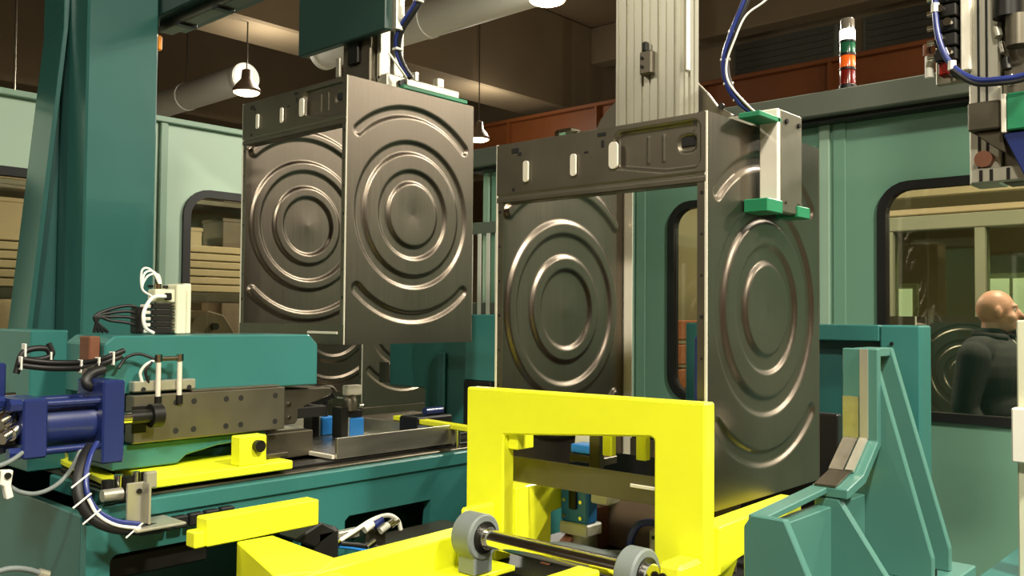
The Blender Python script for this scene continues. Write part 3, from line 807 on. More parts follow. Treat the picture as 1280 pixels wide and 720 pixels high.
prism('wear_strip', cr, 'stainless_tray', [(1.882, 1.127), (1.962, 1.187), (1.958, 1.190), (1.879, 1.131)], 'Y', 0.757, 0.788, 0)
prism('wear_strip', cr, 'aluminium', [(1.882, 1.127), (1.962, 1.187), (1.957, 1.192), (1.878, 1.133)], 'Y', 0.735, 0.752, 0)
prism('wear_strip', cr, 'dark_steel', [(1.80, 1.106), (1.88, 1.126), (1.878, 1.130), (1.80, 1.110)], 'Y', 0.74, 0.785, 0)
for x in (1.985, 2.10):
    prism('rib', cr, 'cradle_paint', [(0.785, 0.90), (0.785, 1.18), (0.775, 1.384), (0.735, 1.384), (0.612, 0.95), (0.612, 0.90)], 'X', x, x + 0.02, 0.002)
box('rib_cap', cr, 'cradle_paint', 2.005, 2.10, 0.735, 0.785, 1.365, 1.385, 0.002)
prism('rib', cr, 'cradle_paint', [(0.79, 0.88), (0.79, 1.07), (0.775, 1.092), (0.712, 1.092), (0.645, 0.95), (0.63, 0.90)], 'X', 1.505, 1.525, 0.002)
prism('rib', cr, 'cradle_paint', [(0.785, 0.90), (0.785, 1.083), (0.735, 1.083), (0.61, 0.90)], 'X', 1.80, 1.82, 0.002)
box('back_web', cr, 'cradle_paint', 1.526, 1.984, 0.75, 0.785, 0.90, 1.066, 0.002)
box('base_plate', cr, 'cradle_paint', 1.46, 2.20, 0.585, 0.80, 0.875, 0.90, 0.003)
bolt(cr, (2.05, 0.63, 0.901), 'Z', 0.008, 0.012)
box('clip', cr, 'cradle_paint', 1.505, 1.53, 0.791, 0.815, 0.95, 0.97, 0.003)
box('stand', cr, 'teal_in_shade', 1.56, 2.15, 0.62, 0.78, 0.0, 0.875, 0.004)

# teal portal housing behind
hp = thing('portal_housing', 'teal steel portal housing standing before the right guarding wall', 'housing', (3.1, 1.35, 0))
box('post', hp, 'teal_paint', 3.0, 3.11, 0.957, 1.085, 0.02, 1.43, 0.006)
box('post', hp, 'teal_paint', 3.0, 3.11, 1.665, 1.82, 0.02, 1.43, 0.006)
box('lintel', hp, 'teal_paint', 3.0, 3.11, 1.086, 1.664, 1.375, 1.43, 0.004)
box('back_panel', hp, 'teal_in_shade', 3.07, 3.10, 1.086, 1.664, 0.1, 1.374, 0.003)
box('base_plate', hp, 'teal_paint', 2.95, 3.35, 0.88, 1.86, 0, 0.02, 0.003)
bolt(hp, (2.999, 1.045, 1.37), '-X', 0.006, 0.004)

# teal bracket behind the hanging cabinet
tb = thing('tool_bracket', 'teal stepped tool bracket below the right side of the hanging cabinet', 'bracket', (2.55, 2.65, 0.98))
prism('body', tb, 'teal_paint', [(2.975, 1.15), (2.975, 1.40), (2.48, 1.43), (2.48, 1.02), (2.75, 1.02), (2.75, 1.15)], 'X', 2.50, 2.62, 0.004)
box('web', tb, 'teal_in_shade', 2.485, 2.50, 2.62, 2.66, 1.04, 1.30, 0.003)
box('block', tb, 'teal_paint', 2.46, 2.62, 2.30, 2.478, 1.20, 1.455, 0.004)
box('dark_base', tb, 'black_metal', 2.45, 2.62, 2.33, 2.475, 1.014, 1.20, 0.004)
box('clip', tb, 'dark_steel', 2.48, 2.5, 2.976, 3.02, 1.16, 1.25, 0.002)

# ================================================================== PRESS TABLE (teal)
pt = thing('press_table', 'long teal press table with recessed openings at lower left', 'machine base', (1.8, 2.6, 0))
prism('front_skin', pt, 'teal_paint', [(0.875, 0.0), (2.75, 0.0), (2.75, 0.962), (0.875, 0.962)], 'Y', 2.10, 2.13, 0,
      holes=[[(1.605, 0.70), (1.605, 0.855), (1.62, 0.868), (1.94, 0.868), (1.925, 0.70)], rrect(0.93, 1.45, 0.60, 0.885, 0.02)])
box('top_beam', pt, 'teal_paint', 0.98, 2.75, 2.092, 2.6, 0.963, 1.005, 0.004)
prism('recess_back', pt, 'teal_in_shade', [(0.9, 0.1), (2.7, 0.1), (2.7, 0.95), (0.9, 0.95)], 'Y', 2.33, 2.35, 0)
prism('recess_shelf', pt, 'teal_paint', [(2.131, 0.69), (2.131, 0.715), (2.33, 0.80), (2.33, 0.775)], 'X', 1.45, 2.0, 0)
box('end_panel', pt, 'teal_in_shade', 0.875, 0.90, 2.131, 2.95, 0.0, 0.98, 0.003)
box('end_cap', pt, 'teal_paint', 0.88, 0.975, 2.10, 2.13, 0.963, 1.0, 0.003)
box('top_plate', pt, 'dark_steel', 0.99, 2.75, 2.12, 3.1, 1.005, 1.012, 0.002)
box('back_skin', pt, 'teal_in_shade', 0.90, 2.75, 2.95, 2.98, 0, 1.0, 0.003)
box('slot_lip', pt, 'black_metal', 0.94, 1.20, 2.14, 2.32, 0.815, 0.87, 0.005)
for k in range(3): box('slide_bar', pt, 'black_metal', 1.0 + 0.0 * k, 2.6, 2.16 + k * 0.18, 2.22 + k * 0.18, 1.0125, 1.022, 0.002)

# teal press head
ph = thing('press_unit', 'teal press head block with chamfered nose at left centre', 'press', (1.3, 2.4, 1.0))
prism('head_block', ph, 'teal_paint', [(0.985, 1.24), (0.985, 1.37), (1.01, 1.391), (1.60, 1.389), (1.632, 1.358), (1.632, 1.235)], 'Y', 2.28, 2.52, 0.004)
prism('lower_jaw', ph, 'teal_paint', [(1.00, 1.052), (1.00, 1.114), (1.44, 1.114), (1.44, 1.098), (1.29, 1.088), (1.20, 1.072), (1.175, 1.052)], 'Y', 2.26, 2.50, 0.003)
box('jaw_back', ph, 'teal_in_shade', 1.02, 1.62, 2.52, 2.58, 1.013, 1.33, 0.003)
box('rear_block', ph, 'teal_paint', 0.93, 1.03, 2.62, 2.95, 1.013, 1.40, 0.004)
box('link_plate', ph, 'copper_brown_steel', 0.955, 0.983, 2.30, 2.36, 1.30, 1.39, 0.003)
box('rear_plate', ph, 'copper_brown_steel', 0.80, 0.83, 2.60, 2.64, 1.25, 1.40, 0.003)
box('jaw_foot', ph, 'teal_paint', 1.04, 1.50, 2.40, 2.50, 1.013, 1.06, 0.003)
sp = thing('slide_plate', 'dark steel press slide plate with two rows of bolt holes', 'plate', (1.28, 2.26, 1.1))
box('plate', sp, 'tool_steel', 1.040, 1.488, 2.235, 2.279, 1.118, 1.240, 0.003)
box('top_ledge', sp, 'tool_steel', 1.20, 1.47, 2.236, 2.278, 1.2405, 1.246, 0.001)
for x in (1.155, 1.205, 1.30, 1.345, 1.455):
    for z in (1.142, 1.216): cyl('bolt_hole', sp, 'dark_void', (x, 2.2347, z), (x, 2.240, z), 0.008, seg=12)
box('end_notch', sp, 'black_metal', 1.037, 1.075, 2.2335, 2.236, 1.145, 1.213, 0.001)
tl = thing('press_tool', 'dark steel press tool nose right of the slide plate', 'tool', (1.62, 2.4, 1.1))
prism('nose', tl, 'dark_steel', [(1.495, 1.12), (1.495, 1.228), (1.70, 1.222), (1.70, 1.20), (1.60, 1.17), (1.57, 1.12)], 'Y', 2.30, 2.46, 0.003)
box('jaw', tl, 'black_metal', 1.575, 1.68, 2.298, 2.42, 1.135, 1.168, 0.003)
for z in (1.14, 1.18): bolt(tl, (1.545, 2.299, z), '-Y', 0.006, 0.004, 'chrome')
box('bed_block', tl, 'dark_steel', 1.46, 1.62, 2.281, 2.42, 1.023, 1.10, 0.003)

# blue hydraulic cylinder
def hyd(label, x0, yc, zc, scale, tie=True):
    h = thing('hydraulic_cylinder', label, 'cylinder', (x0, yc, zc - 0.1 * scale), 'blue hydraulic cylinders')
    s = scale
    box('front_plate', h, 'blue_cylinder_paint', x0 - 0.055 * s, x0, yc - 0.078 * s, yc + 0.078 * s, zc - 0.10 * s, zc + 0.105 * s, 0.004)
    cyl('barrel', h, 'blue_cylinder_paint', (x0 - 0.18 * s, yc, zc), (x0 - 0.055 * s, yc, zc), 0.054 * s, seg=28)
    box('rear_plate', h, 'blue_cylinder_paint', x0 - 0.235 * s, x0 - 0.18 * s, yc - 0.07 * s, yc + 0.07 * s, zc - 0.07 * s, zc + 0.07 * s, 0.004)
    for dy in (-1, 1):
        for dz in (-1, 1):
            cyl('tie_rod', h, 'blue_cylinder_paint', (x0 - 0.25 * s, yc + dy * 0.056 * s, zc + dz * 0.056 * s), (x0 - 0.05 * s, yc + dy * 0.056 * s, zc + dz * 0.056 * s), 0.009 * s, seg=10)
            cyl('nut', h, 'blue_cylinder_paint', (x0 - 0.262 * s, yc + dy * 0.056 * s, zc + dz * 0.056 * s), (x0 - 0.236 * s, yc + dy * 0.056 * s, zc + dz * 0.056 * s), 0.015 * s, seg=6)
    box('end_block', h, 'black_metal', x0 - 0.28 * s, x0 - 0.236 * s, yc - 0.04 * s, yc + 0.04 * s, zc - 0.04 * s, zc + 0.04 * s, 0.004)
    cyl('rod', h, 'chrome', (x0, yc, zc), (x0 + 0.05 * s, yc, zc), 0.014 * s, seg=16)
    return h
h1 = hyd('large blue hydraulic cylinder joined to the steel slide plate', 0.968, 2.195, 1.19, 0.95)
cyl('coupling', h1, 'black_metal', (1.005, 2.205, 1.19), (1.07, 2.205, 1.19), 0.017)
cyl('coupling', h1, 'black_metal', (1.07, 2.205, 1.19), (1.098, 2.205, 1.19), 0.030)
h2 = hyd('smaller blue hydraulic cylinder cut by the left picture edge', 0.80, 2.47, 1.235, 0.85)
# silver hose fittings behind the cylinder
fit = thing('hose_fitting', 'silver hydraulic hose fittings at the left picture edge', 'fitting', (0.70, 2.15, 1.15))
for a, b, r in (((0.768, 2.19, 1.235), (0.72, 2.16, 1.215), 0.013), ((0.72, 2.16, 1.215), (0.70, 2.15, 1.205), 0.018), ((0.765, 2.17, 1.205), (0.70, 2.13, 1.175), 0.015), ((0.74, 2.155, 1.193), (0.72, 2.142, 1.183), 0.019)):
    cyl('fitting_tube', fit, 'chrome', a, b, r, seg=12)

# valve stack on the press head
vs = thing('valve_stack', 'pneumatic valve stack with black solenoids and pale plate on press head', 'valve', (1.22, 2.42, 1.39))
z0 = 1.3915
box('mount_plate', vs, 'cream_paint', 1.225, 1.255, 2.38, 2.50, z0, 1.53, 0.003)
box('mount_plate', vs, 'cream_paint', 1.256, 1.28, 2.40, 2.50, z0, 1.535, 0.003)
for k in range(5):
    zk = z0 + 0.002 + k * 0.017
    so = box('solenoid', vs, 'black_metal', 1.155, 1.212, 2.38, 2.42, zk, zk + 0.0155, 0.002)
    box('connector', so, 'white_plastic', 1.135, 1.1545, 2.385, 2.412, zk + 0.002, zk + 0.012, 0.002)
    box('clip', so, 'chrome', 1.2125, 1.2245, 2.385, 2.41, zk + 0.003, zk + 0.013, 0.002)
box('valve_body', vs, 'cream_paint', 1.165, 1.224, 2.385, 2.43, z0 + 0.088, z0 + 0.125, 0.003)
box('knob', vs, 'black_metal', 1.19, 1.21, 2.375, 2.385, z0 + 0.095, z0 + 0.115, 0.003)
cyl('silencer', vs, 'chrome', (1.18, 2.40, z0 + 0.125), (1.18, 2.40, z0 + 0.14), 0.012, seg=12)
box('cross_bar', vs, 'black_metal', 1.17, 1.255, 2.43, 2.445, z0 + 0.13, z0 + 0.137, 0.002)
for k in range(4):
    zk = z0 + 0.008 + k * 0.016
    tube('cable', vs, 'black_rubber', [(1.136, 2.395, zk + 0.004), (1.10, 2.39, zk + 0.022), (1.05, 2.40, zk + 0.03 - k * 0.006), (1.02 - k * 0.004, 2.40, z0 + 0.045), (1.012 + k * 0.012, 2.41, z0 + 0.006)], 0.0045)
tube('air_hose', vs, 'white_plastic', [(1.19, 2.375, z0 + 0.105), (1.15, 2.37, z0 + 0.10), (1.122, 2.36, z0 + 0.06), (1.125, 2.355, z0 + 0.02), (1.15, 2.36, z0 + 0.004)], 0.005)
for k in range(3):
    tube('air_hose', vs, 'white_plastic', [(1.19, 2.40, z0 + 0.13), (1.18 - 0.01 * k, 2.40, z0 + 0.165 + 0.006 * k), (1.15 - 0.008 * k, 2.40, z0 + 0.16 + 0.008 * k), (1.135, 2.40, z0 + 0.125), (1.16, 2.395, z0 + 0.105)], 0.003)
box('junction', vs, 'black_metal', 1.112, 1.134, 2.38, 2.42, z0 + 0.002, z0 + 0.075, 0.004)

# sensor bracket with two rods
sb = thing('sensor_bracket', 'silver sensor bar with two upright rods above the slide plate', 'sensor', (1.13, 2.24, 1.239))
box('bar', sb, 'aluminium', 1.045, 1.215, 2.245, 2.275, 1.2475, 1.275, 0.003)
for x in (1.105, 1.163):
    cyl('rod', sb, 'zinc_and_highlight', (x, 2.236, 1.22), (x, 2.236, 1.335), 0.0065, seg=12)
    cyl('clamp', sb, 'black_metal', (x, 2.236, 1.213), (x, 2.236, 1.235), 0.010, seg=12)
    cyl('nut', sb, 'chrome', (x, 2.236, 1.325), (x, 2.236, 1.343), 0.010, seg=8)
cyl('cross_rod', sb, 'dark_steel', (1.10, 2.236, 1.332), (1.168, 2.236, 1.332), 0.006, seg=10)
for x in (1.07, 1.195): bolt(sb, (x, 2.244, 1.254), '-Y', 0.006, 0.002, 'dark_void')
tube('cable', sb, 'black_rubber', [(1.10, 2.24, 1.33), (1.06, 2.25, 1.345), (1.03, 2.26, 1.335), (1.01, 2.255, 1.31)], 0.004)
tube('cable', sb, 'white_plastic', [(1.15, 2.24, 1.33), (1.09, 2.243, 1.325), (1.065, 2.25, 1.30), (1.07, 2.25, 1.27)], 0.004)
tube('cable', sb, 'black_rubber', [(1.09, 2.242, 1.325), (1.075, 2.244, 1.30), (1.085, 2.248, 1.27)], 0.004)

# cable loom along the rear, tied
lm = thing('cable_loom', 'black tied cable loom looping above the blue cylinders', 'cable', (0.85, 2.35, 1.3))
pts = [PY(20, 467, 2.42), PY(30, 440, 2.42), PY(58, 436, 2.42), PY(62, 450, 2.42), PY(45, 456, 2.42), PY(25, 456, 2.41), PY(60, 460, 2.38), PY(100, 460, 2.33), PY(122, 457, 2.27), PY(140, 450, 2.25), PY(152, 445, 2.25)]
tube('cable', lm, 'black_rubber', pts, 0.008)
tube('cable', lm, 'black_rubber', [p + Vector((0.004, -0.004, 0.014)) for p in pts[2:]], 0.007)
for i in (1, 3, 5, 7, 8, 9):
    p = pts[i]; box('cable_tie', lm, 'white_plastic', p.x - 0.0022, p.x + 0.0022, p.y - 0.0125, p.y + 0.0125, p.z - 0.0125, p.z + 0.021, 0.001)
tube('elbow', lm, 'black_rubber', [PY(128, 462, 2.22), PY(112, 468, 2.2), PY(108, 480, 2.19), PY(122, 486, 2.19)], 0.012)
cyl('gland', lm, 'chrome', PY(108, 468, 2.21), PY(118, 464, 2.22), 0.015, seg=12)

# big drooping hoses lower left
dh = thing('hose_bundle', 'thick black hose with blue and white lines drooping below the blue cylinder', 'hose', (0.93, 2.0, 0.95))
pts = [PY(112, 560, 2.12), PY(104, 575, 2.08), PY(98, 600, 2.05), PY(100, 625, 2.03), PY(112, 645, 2.02), PY(135, 658, 2.01), PY(165, 662, 2.01), PY(200, 660, 2.02)]
tube('hose', dh, 'black_rubber', pts, 0.0125, seg=12)
tube('hose', dh, 'blue_hose_plastic', [p + Vector((0.014, -0.006, 0.011)) for p in pts[:7]], 0.006)
tube('hose', dh, 'white_plastic', [p + Vector((0.012, -0.014, 0.003)) for p in pts[3:7]], 0.004)
for i in (2, 3, 4, 6):
    p = pts[i]; tube('cable_tie', dh, 'white_plastic', [p + Vector((-0.022, -0.018, -0.012)), p + Vector((0.018, -0.014, 0.014))], 0.0022, n=1, seg=6)
wh = thing('air_hose', 'pale grey hose swinging from a white clip at the left edge', 'hose', (0.75, 2.1, 1.0))
tube('hose', wh, 'grey_rubber', [PY(102, 560, 2.14), PY(88, 588, 2.12), PY(68, 608, 2.1), (PY(45, 617, 2.1)), PY(25, 615, 2.1), PY(12, 608, 2.1)], 0.005)
tube('hose', wh, 'grey_rubber', [PY(-20, 585, 2.1), PY(2, 581, 2.1), PY(20, 572, 2.12), PY(36, 558, 2.15)], 0.005)
p = PY(6, 604, 2.1)
prism('clip', wh, 'white_plastic', [(p.x - 0.012, p.z + 0.03), (p.x + 0.012, p.z + 0.028), (p.x + 0.008, p.z - 0.005), (p.x + 0.014, p.z - 0.03), (p.x, p.z - 0.034), (p.x - 0.006, p.z - 0.005), (p.x - 0.014, p.z)], 'Y', 2.085, 2.105, 0.002)
bolt(wh, (p.x, 2.085, p.z + 0.018), '-Y', 0.007, 0.004)
lh = thing('floor_hose', 'thin pale hose ending at the bottom left corner', 'hose', (0.8, 2.0, 0.8))
tube('hose', lh, 'grey_rubber', [PY(-15, 718, 2.05), PY(12, 711, 2.05), PY(35, 712, 2.05), PY(58, 719, 2.05)], 0.006)
cyl('end_fitting', lh, 'aluminium', PY(48, 716, 2.05), PY(60, 719, 2.05), 0.010, seg=12)

# L bracket, yellow plate with lug, yellow rear bar
lbk = thing('angle_bracket', 'grey sheet steel angle bracket holding the hose end', 'bracket', (0.97, 2.03, 0.96))
box('upright', lbk, 'aluminium', 0.935, 0.975, 2.03, 2.036, 0.962, 1.06, 0.002)
box('side_fin', lbk, 'aluminium', 0.972, 0.978, 2.0, 2.035, 0.966, 1.058, 0.001)
box('tray', lbk, 'aluminium', 0.935, 1.055, 1.98, 2.09, 0.955, 0.962, 0.002)
bolt(lbk, (0.962, 2.029, 1.04), '-Y', 0.006, 0.004)
yp = thing('yellow_base_plate', 'yellow base plate with upright lug under the press jaw', 'plate', (1.25, 2.25, 1.02))
prism('plate', yp, 'yellow_paint', [(1.035, 2.112), (1.435, 2.112), (1.435, 2.17), (1.40, 2.30), (1.20, 2.42), (1.06, 2.38)], 'Z', 1.0235, 1.047, 0.003)
box('lug', yp, 'yellow_paint', 1.275, 1.355, 2.118, 2.165, 1.0472, 1.125, 0.003)
cyl('knob', yp, 'black_metal', (1.325, 2.117, 1.098), (1.325, 2.10, 1.098), 0.016, seg=16)
box('guide_block', yp, 'dark_steel', 1.385, 1.46, 2.17, 2.25, 1.0475, 1.062, 0.003)
yb = thing('yellow_rail_bar', 'olive yellow bar running back under the blue cylinder', 'bar', (0.95, 2.3, 1.0))
_a, _b = PZ(58, 562, 1.035), PZ(152, 606, 1.035)
prism('bar', yb, 'yellow_paint', [(_b.x - 0.022, _b.y), (_b.x + 0.022, _b.y), (_a.x + 0.022, _a.y), (_a.x - 0.022, _a.y)], 'Z', 1.025, 1.040, 0.002)
fc = thing('fitting_cluster', 'cluster of small pneumatic fittings beside the angle bracket', 'fitting', (0.98, 2.14, 1.02))
for x, y, z, r, m in ((0.955, 2.12, 1.055, 0.010, 'chrome'), (0.975, 2.115, 1.05, 0.012, 'black_metal'), (0.995, 2.115, 1.058, 0.009, 'chrome'), (1.015, 2.11, 1.055, 0.011, 'black_metal'), (0.93, 2.12, 1.045, 0.014, 'black_metal')):
    cyl('fitting_body', fc, m, (x, y, z - 0.03), (x, y, z + 0.012), r, seg=10)
box('manifold', fc, 'black_metal', 0.915, 1.03, 2.10, 2.135, 1.006, 1.026, 0.003)
box('clear_cover', fc, 'aluminium', 1.005, 1.034, 2.085, 2.10, 1.03, 1.07, 0.003)
cyl('pipe', fc, 'aluminium', (0.90, 2.08, 1.03), (0.945, 2.08, 1.03), 0.014, seg=12)

# stainless tray with two clamps
tr = thing('steel_tray', 'shallow stainless steel tray on the press table below the hanging cabinet', 'tray', (1.85, 2.45, 1.0))
box('bottom', tr, 'stainless_tray', 1.615, 2.10, 2.16, 2.72, 1.024, 1.030, 0.001)
box('front_wall', tr, 'stainless_tray', 1.615, 2.10, 2.155, 2.165, 1.024, 1.086, 0.001)
box('end_wall', tr, 'stainless_tray', 2.09, 2.10, 2.165, 2.72, 1.024, 1.07, 0.001)
box('back_wall', tr, 'stainless_tray', 1.60, 2.10, 2.72, 2.73, 1.024, 1.075, 0.001)
box('side_wall', tr, 'stainless_tray', 1.605, 1.615, 2.46, 2.72, 1.024, 1.09, 0.001)
box('side_lip', tr, 'zinc_and_highlight', 1.605, 1.615, 2.165, 2.46, 1.024, 1.036, 0.001)
def tray_clamp(label, x, y, silver):
    c = thing('toggle_clamp', label, 'clamp', (x, y, 1.031), 'small clamps in the steel tray')
    box('base_block', c, 'bright_blue_paint', x, x + 0.06, y, y + 0.045, 1.031, 1.095, 0.004)
    box('side_plate', c, 'black_metal', x - 0.042, x - 0.012, y - 0.005, y + 0.05, 1.031, 1.135, 0.003)
    box('spacer', c, 'aluminium', x - 0.012, x, y + 0.005, y + 0.04, 1.031, 1.10, 0.002)
    if silver:
        cyl('spindle', c, 'chrome', (x + 0.012, y + 0.02, 1.095), (x + 0.012, y + 0.02, 1.125), 0.008, seg=12)
        box('bracket', c, 'black_metal', x - 0.012, x + 0.06, y + 0.012, y + 0.035, 1.095, 1.122, 0.003)
        lathe('bulb', c, 'zinc_sheet', (x + 0.012, y + 0.02, 1.122), (x + 0.012, y + 0.02, 1.18), [(0, 0.026), (0.035, 0.028), (0.05, 0.02), (0.057, 0.010)], 20)
        box('head', c, 'zinc_and_highlight', x - 0.012, x + 0.052, y + 0.005, y + 0.035, 1.173, 1.208, 0.004)
        cyl('screw', c, 'chrome', (x + 0.052, y + 0.02, 1.135), (x + 0.066, y + 0.02, 1.135), 0.008, seg=10)
    else:
        prism('arm', c, 'black_metal', [(x - 0.10, 1.14), (x - 0.10, 1.172), (x + 0.05, 1.178), (x + 0.06, 1.155), (x - 0.01, 1.14)], 'Y', y + 0.005, y + 0.035, 0.003)
        box('post', c, 'black_metal', x + 0.022, x + 0.034, y + 0.01, y + 0.03, 1.095, 1.15, 0.002)
        tube('pipe', c, 'zinc_sheet', [(x - 0.02, y + 0.02, 1.178), (x + 0.01, y + 0.02, 1.195), (x + 0.05, y + 0.015, 1.195), (x + 0.065, y + 0.01, 1.178)], 0.006)
    return c
q = PZ(402, 545, 1.031); tray_clamp('blue-based clamp with dark arm, left one in the steel tray', q.x, q.y, False)
q = PZ(438, 547, 1.031); tray_clamp('blue-based clamp with silver head, right one in the steel tray', q.x, q.y, True)
yb2 = thing('yellow_guide_bar', 'thin yellow guide bar on the table between tray and portal', 'bar', (2.3, 2.3, 1.05))
a, b = PZ(497, 520, 1.085), PZ(600, 536, 1.085)
d = (b - a).normalized(); n_ = Vector((-d.y, d.x, 0)) * 0.02
prism('bar', yb2, 'yellow_paint', [((a - n_).x, (a - n_).y), ((b - n_).x, (b - n_).y), ((b + n_).x, (b + n_).y), ((a + n_).x, (a + n_).y)], 'Z', 1.072, 1.088, 0.002)
for t in (0.25, 0.75):
    p = a.lerp(b, t); cyl('stud', yb2, 'chrome', (p.x, p.y, 1.012), (p.x, p.y, 1.072), 0.010, seg=10)
dk = thing('drive_unit', 'small black drive unit behind the thin yellow guide bar', 'drive', (2.5, 2.6, 1.012))
a = PZ(560, 522, 1.1)
box('housing', dk, 'black_metal', a.x - 0.05, a.x + 0.12, a.y + 0.10, a.y + 0.2, 1.013, 1.095, 0.006)
cyl('shaft', dk, 'chrome', (a.x - 0.01, a.y + 0.10, 1.075), (a.x - 0.01, a.y + 0.07, 1.075), 0.010, seg=10)
cyl('roller', dk, 'blue_cylinder_paint', (a.x + 0.02, a.y + 0.14, 1.108), (a.x + 0.1, a.y + 0.14, 1.108), 0.014, seg=12)

# valve block with arching white hose, below the table
vb = thing('hose_valve', 'pneumatic valve with arching white hose below the press table', 'valve', (1.5, 1.95, 0.78))
def V(px, py, y=1.93): return PY(px, py, y)
tube('arch_hose', vb, 'white_plastic', [V(415, 682), V(440, 666), V(465, 650), V(485, 644), V(497, 650), V(501, 662)], 0.006)
tube('lower_hose', vb, 'bright_blue_paint', [V(416, 682), V(440, 685), V(470, 690), V(500, 692)], 0.005)
tube('lower_hose', vb, 'black_rubber', [V(416, 679), V(442, 681), V(468, 684), V(500, 688)], 0.007)
for px, py, m, r in ((418, 680, 'chrome', 0.012), (460, 658, 'white_plastic', 0.012), (472, 653, 'blue_hose_plastic', 0.012), (486, 655, 'chrome', 0.009), (480, 660, 'white_plastic', 0.010), (463, 680, 'chrome', 0.010), (493, 654, 'chrome', 0.008)):
    p = V(px, py); cyl('fitting', vb, m, p + Vector((-0.014, 0, -0.006)), p + Vector((0.014, 0, 0.006)), r, seg=12)
a = V(470, 664)
box('valve_block', vb, 'dark_steel', a.x - 0.02, a.x + 0.05, 1.945, 2.0, a.z - 0.05, a.z + 0.005, 0.004)
a = V(440, 670)
box('tee_block', vb, 'aluminium', a.x - 0.03, a.x + 0.04, 1.945, 1.97, a.z - 0.012, a.z + 0.012, 0.003)
prism('tray', vb, 'dark_steel', [(1.56, 1.95), (1.95, 1.78), (1.95, 2.05), (1.60, 2.05)], 'Z', 0.80, 0.812, 0.002)
box('cable_chain', vb, 'black_rubber', 1.365, 1.44, 1.90, 1.98, 0.70, 0.90, 0.01)
prism('cable_chain', vb, 'black_rubber', [(1.30, 0.89), (1.38, 0.92), (1.43, 0.89), (1.36, 0.86)], 'Y', 1.90, 1.98, 0.004)
box('mount_foot', vb, 'black_metal', 1.38, 1.95, 1.9, 2.09, 0.66, 0.70, 0.004)
dkb = thing('dark_underframe', 'dark cable chain between angle bracket and yellow tee bar', 'cable chain', (1.1, 2.05, 0.9))
for k in range(6):
    box('chain_link', dkb, 'black_rubber', 0.985 + k * 0.042, 1.022 + k * 0.042, 2.066, 2.09, 0.925 + 0.001 * k, 0.954 + 0.001 * k, 0.003)

# ================================================================== RIGHT GANTRY
rg = thing('lift_column', 'aluminium lift column with valves cut off by the upper right edge', 'gripper', (2.65, 0.65, 1.8))
box('profile', rg, 'aluminium', 2.60, 2.69, 0.625, 0.70, 1.81, 3.4, 0.004)
for y in (0.652, 0.672): box('groove', rg, 'black_metal', 2.597, 2.601, y, y + 0.006, 1.85, 3.4, 0)
box('profile', rg, 'zinc_sheet', 2.62, 2.70, 0.50, 0.623, 1.81, 3.4, 0.004)
box('side_strip', rg, 'zinc_and_highlight', 2.58, 2.60, 0.69, 0.715, 2.12, 3.4, 0.003)
box('clamp_block', rg, 'dark_steel', 2.54, 2.60, 0.610, 0.688, 1.945, 2.02, 0.004)
box('pad_plate', rg, 'zinc_and_highlight', 2.53, 2.60, 0.594, 0.606, 1.93, 2.03, 0.002)
box('green_pad', rg, 'green_pad_plastic', 2.53, 2.60, 0.52, 0.593, 1.935, 2.03, 0.003)
prism('arm', rg, 'blue_cylinder_paint', [(0.605, 1.93), (0.53, 1.93), (0.53, 1.78), (0.55, 1.80)], 'X', 2.54, 2.58, 0.003)
prism('wedge', rg, 'dark_steel', [(0.68, 1.944), (0.61, 1.944), (0.60, 1.88), (0.63, 1.90)], 'X', 2.56, 2.60, 0.002)
cyl('knob', rg, 'copper_brown_steel', (2.575, 0.66, 1.875), (2.60, 0.66, 1.875), 0.022, seg=16)
box('plate', rg, 'aluminium', 2.575, 2.60, 0.56, 0.69, 1.812, 1.85, 0.003)
for y in (0.665, 0.64, 0.60): box('slot', rg, 'black_metal', 2.572, 2.576, y - 0.004, y + 0.004, 1.815, 1.845, 0)
for k in range(5):
    zk = 2.15 + k * 0.04
    box('valve', rg, 'black_metal', 2.56, 2.62, 0.72, 0.775, zk, zk + 0.034, 0.003)
    cyl('fitting', rg, 'chrome', (2.555, 0.735 + 0.02 * (k % 2), zk + 0.018), (2.535, 0.735 + 0.02 * (k % 2), zk + 0.018), 0.011, seg=10)
    cyl('fitting', rg, 'chrome', (2.57, 0.776, zk + 0.018), (2.57, 0.795, zk + 0.018), 0.008, seg=10)
box('valve_rail', rg, 'aluminium', 2.62, 2.64, 0.70, 0.79, 2.10, 3.4, 0.003)
box('red_valve', rg, 'beacon_red', 2.555, 2.60, 0.735, 0.765, 2.11, 2.145, 0.004)
box('cap', rg, 'black_metal', 2.555, 2.59, 0.716, 0.73, 2.10, 2.13, 0.003)
cyl('tube_lamp', rg, 'white_plastic', (2.6, 0.80, 2.12), (2.6, 0.80, 2.18), 0.012, seg=12)
box('tube_cap', rg, 'copper_brown_steel', 2.59, 2.61, 0.795, 0.815, 2.18, 2.215, 0.003)
for k in range(4):
    cyl('cable_fitting', rg, ['chrome', 'black_metal', 'chrome', 'aluminium'][k], (2.585, 0.592 + 0.01 * k, 2.06 + k * 0.045), (2.59, 0.594 + 0.012 * k, 2.09 + k * 0.045), 0.008 + 0.003 * (k % 2), seg=10)
cyl('motor', rg, 'black_metal', (2.58, 0.60, 2.24), (2.58, 0.60, 2.34), 0.035, seg=16)
cyl('motor', rg, 'zinc_sheet', (2.58, 0.575, 2.16), (2.58, 0.575, 2.24), 0.03, seg=16)
hr = thing('hose_loop', 'blue hose looping under the valves of the upper right lift column', 'hose', (2.55, 0.7, 2.08))
pts = [PX(1172, -30, 2.54), PX(1169, 10, 2.54), PX(1174, 50, 2.53), PX(1190, 82, 2.52), PX(1218, 99, 2.51), PX(1250, 99, 2.50), PX(1280, 94, 2.50), PX(1310, 80, 2.50)]
tube('hose', hr, 'blue_hose_plastic', pts, 0.008)
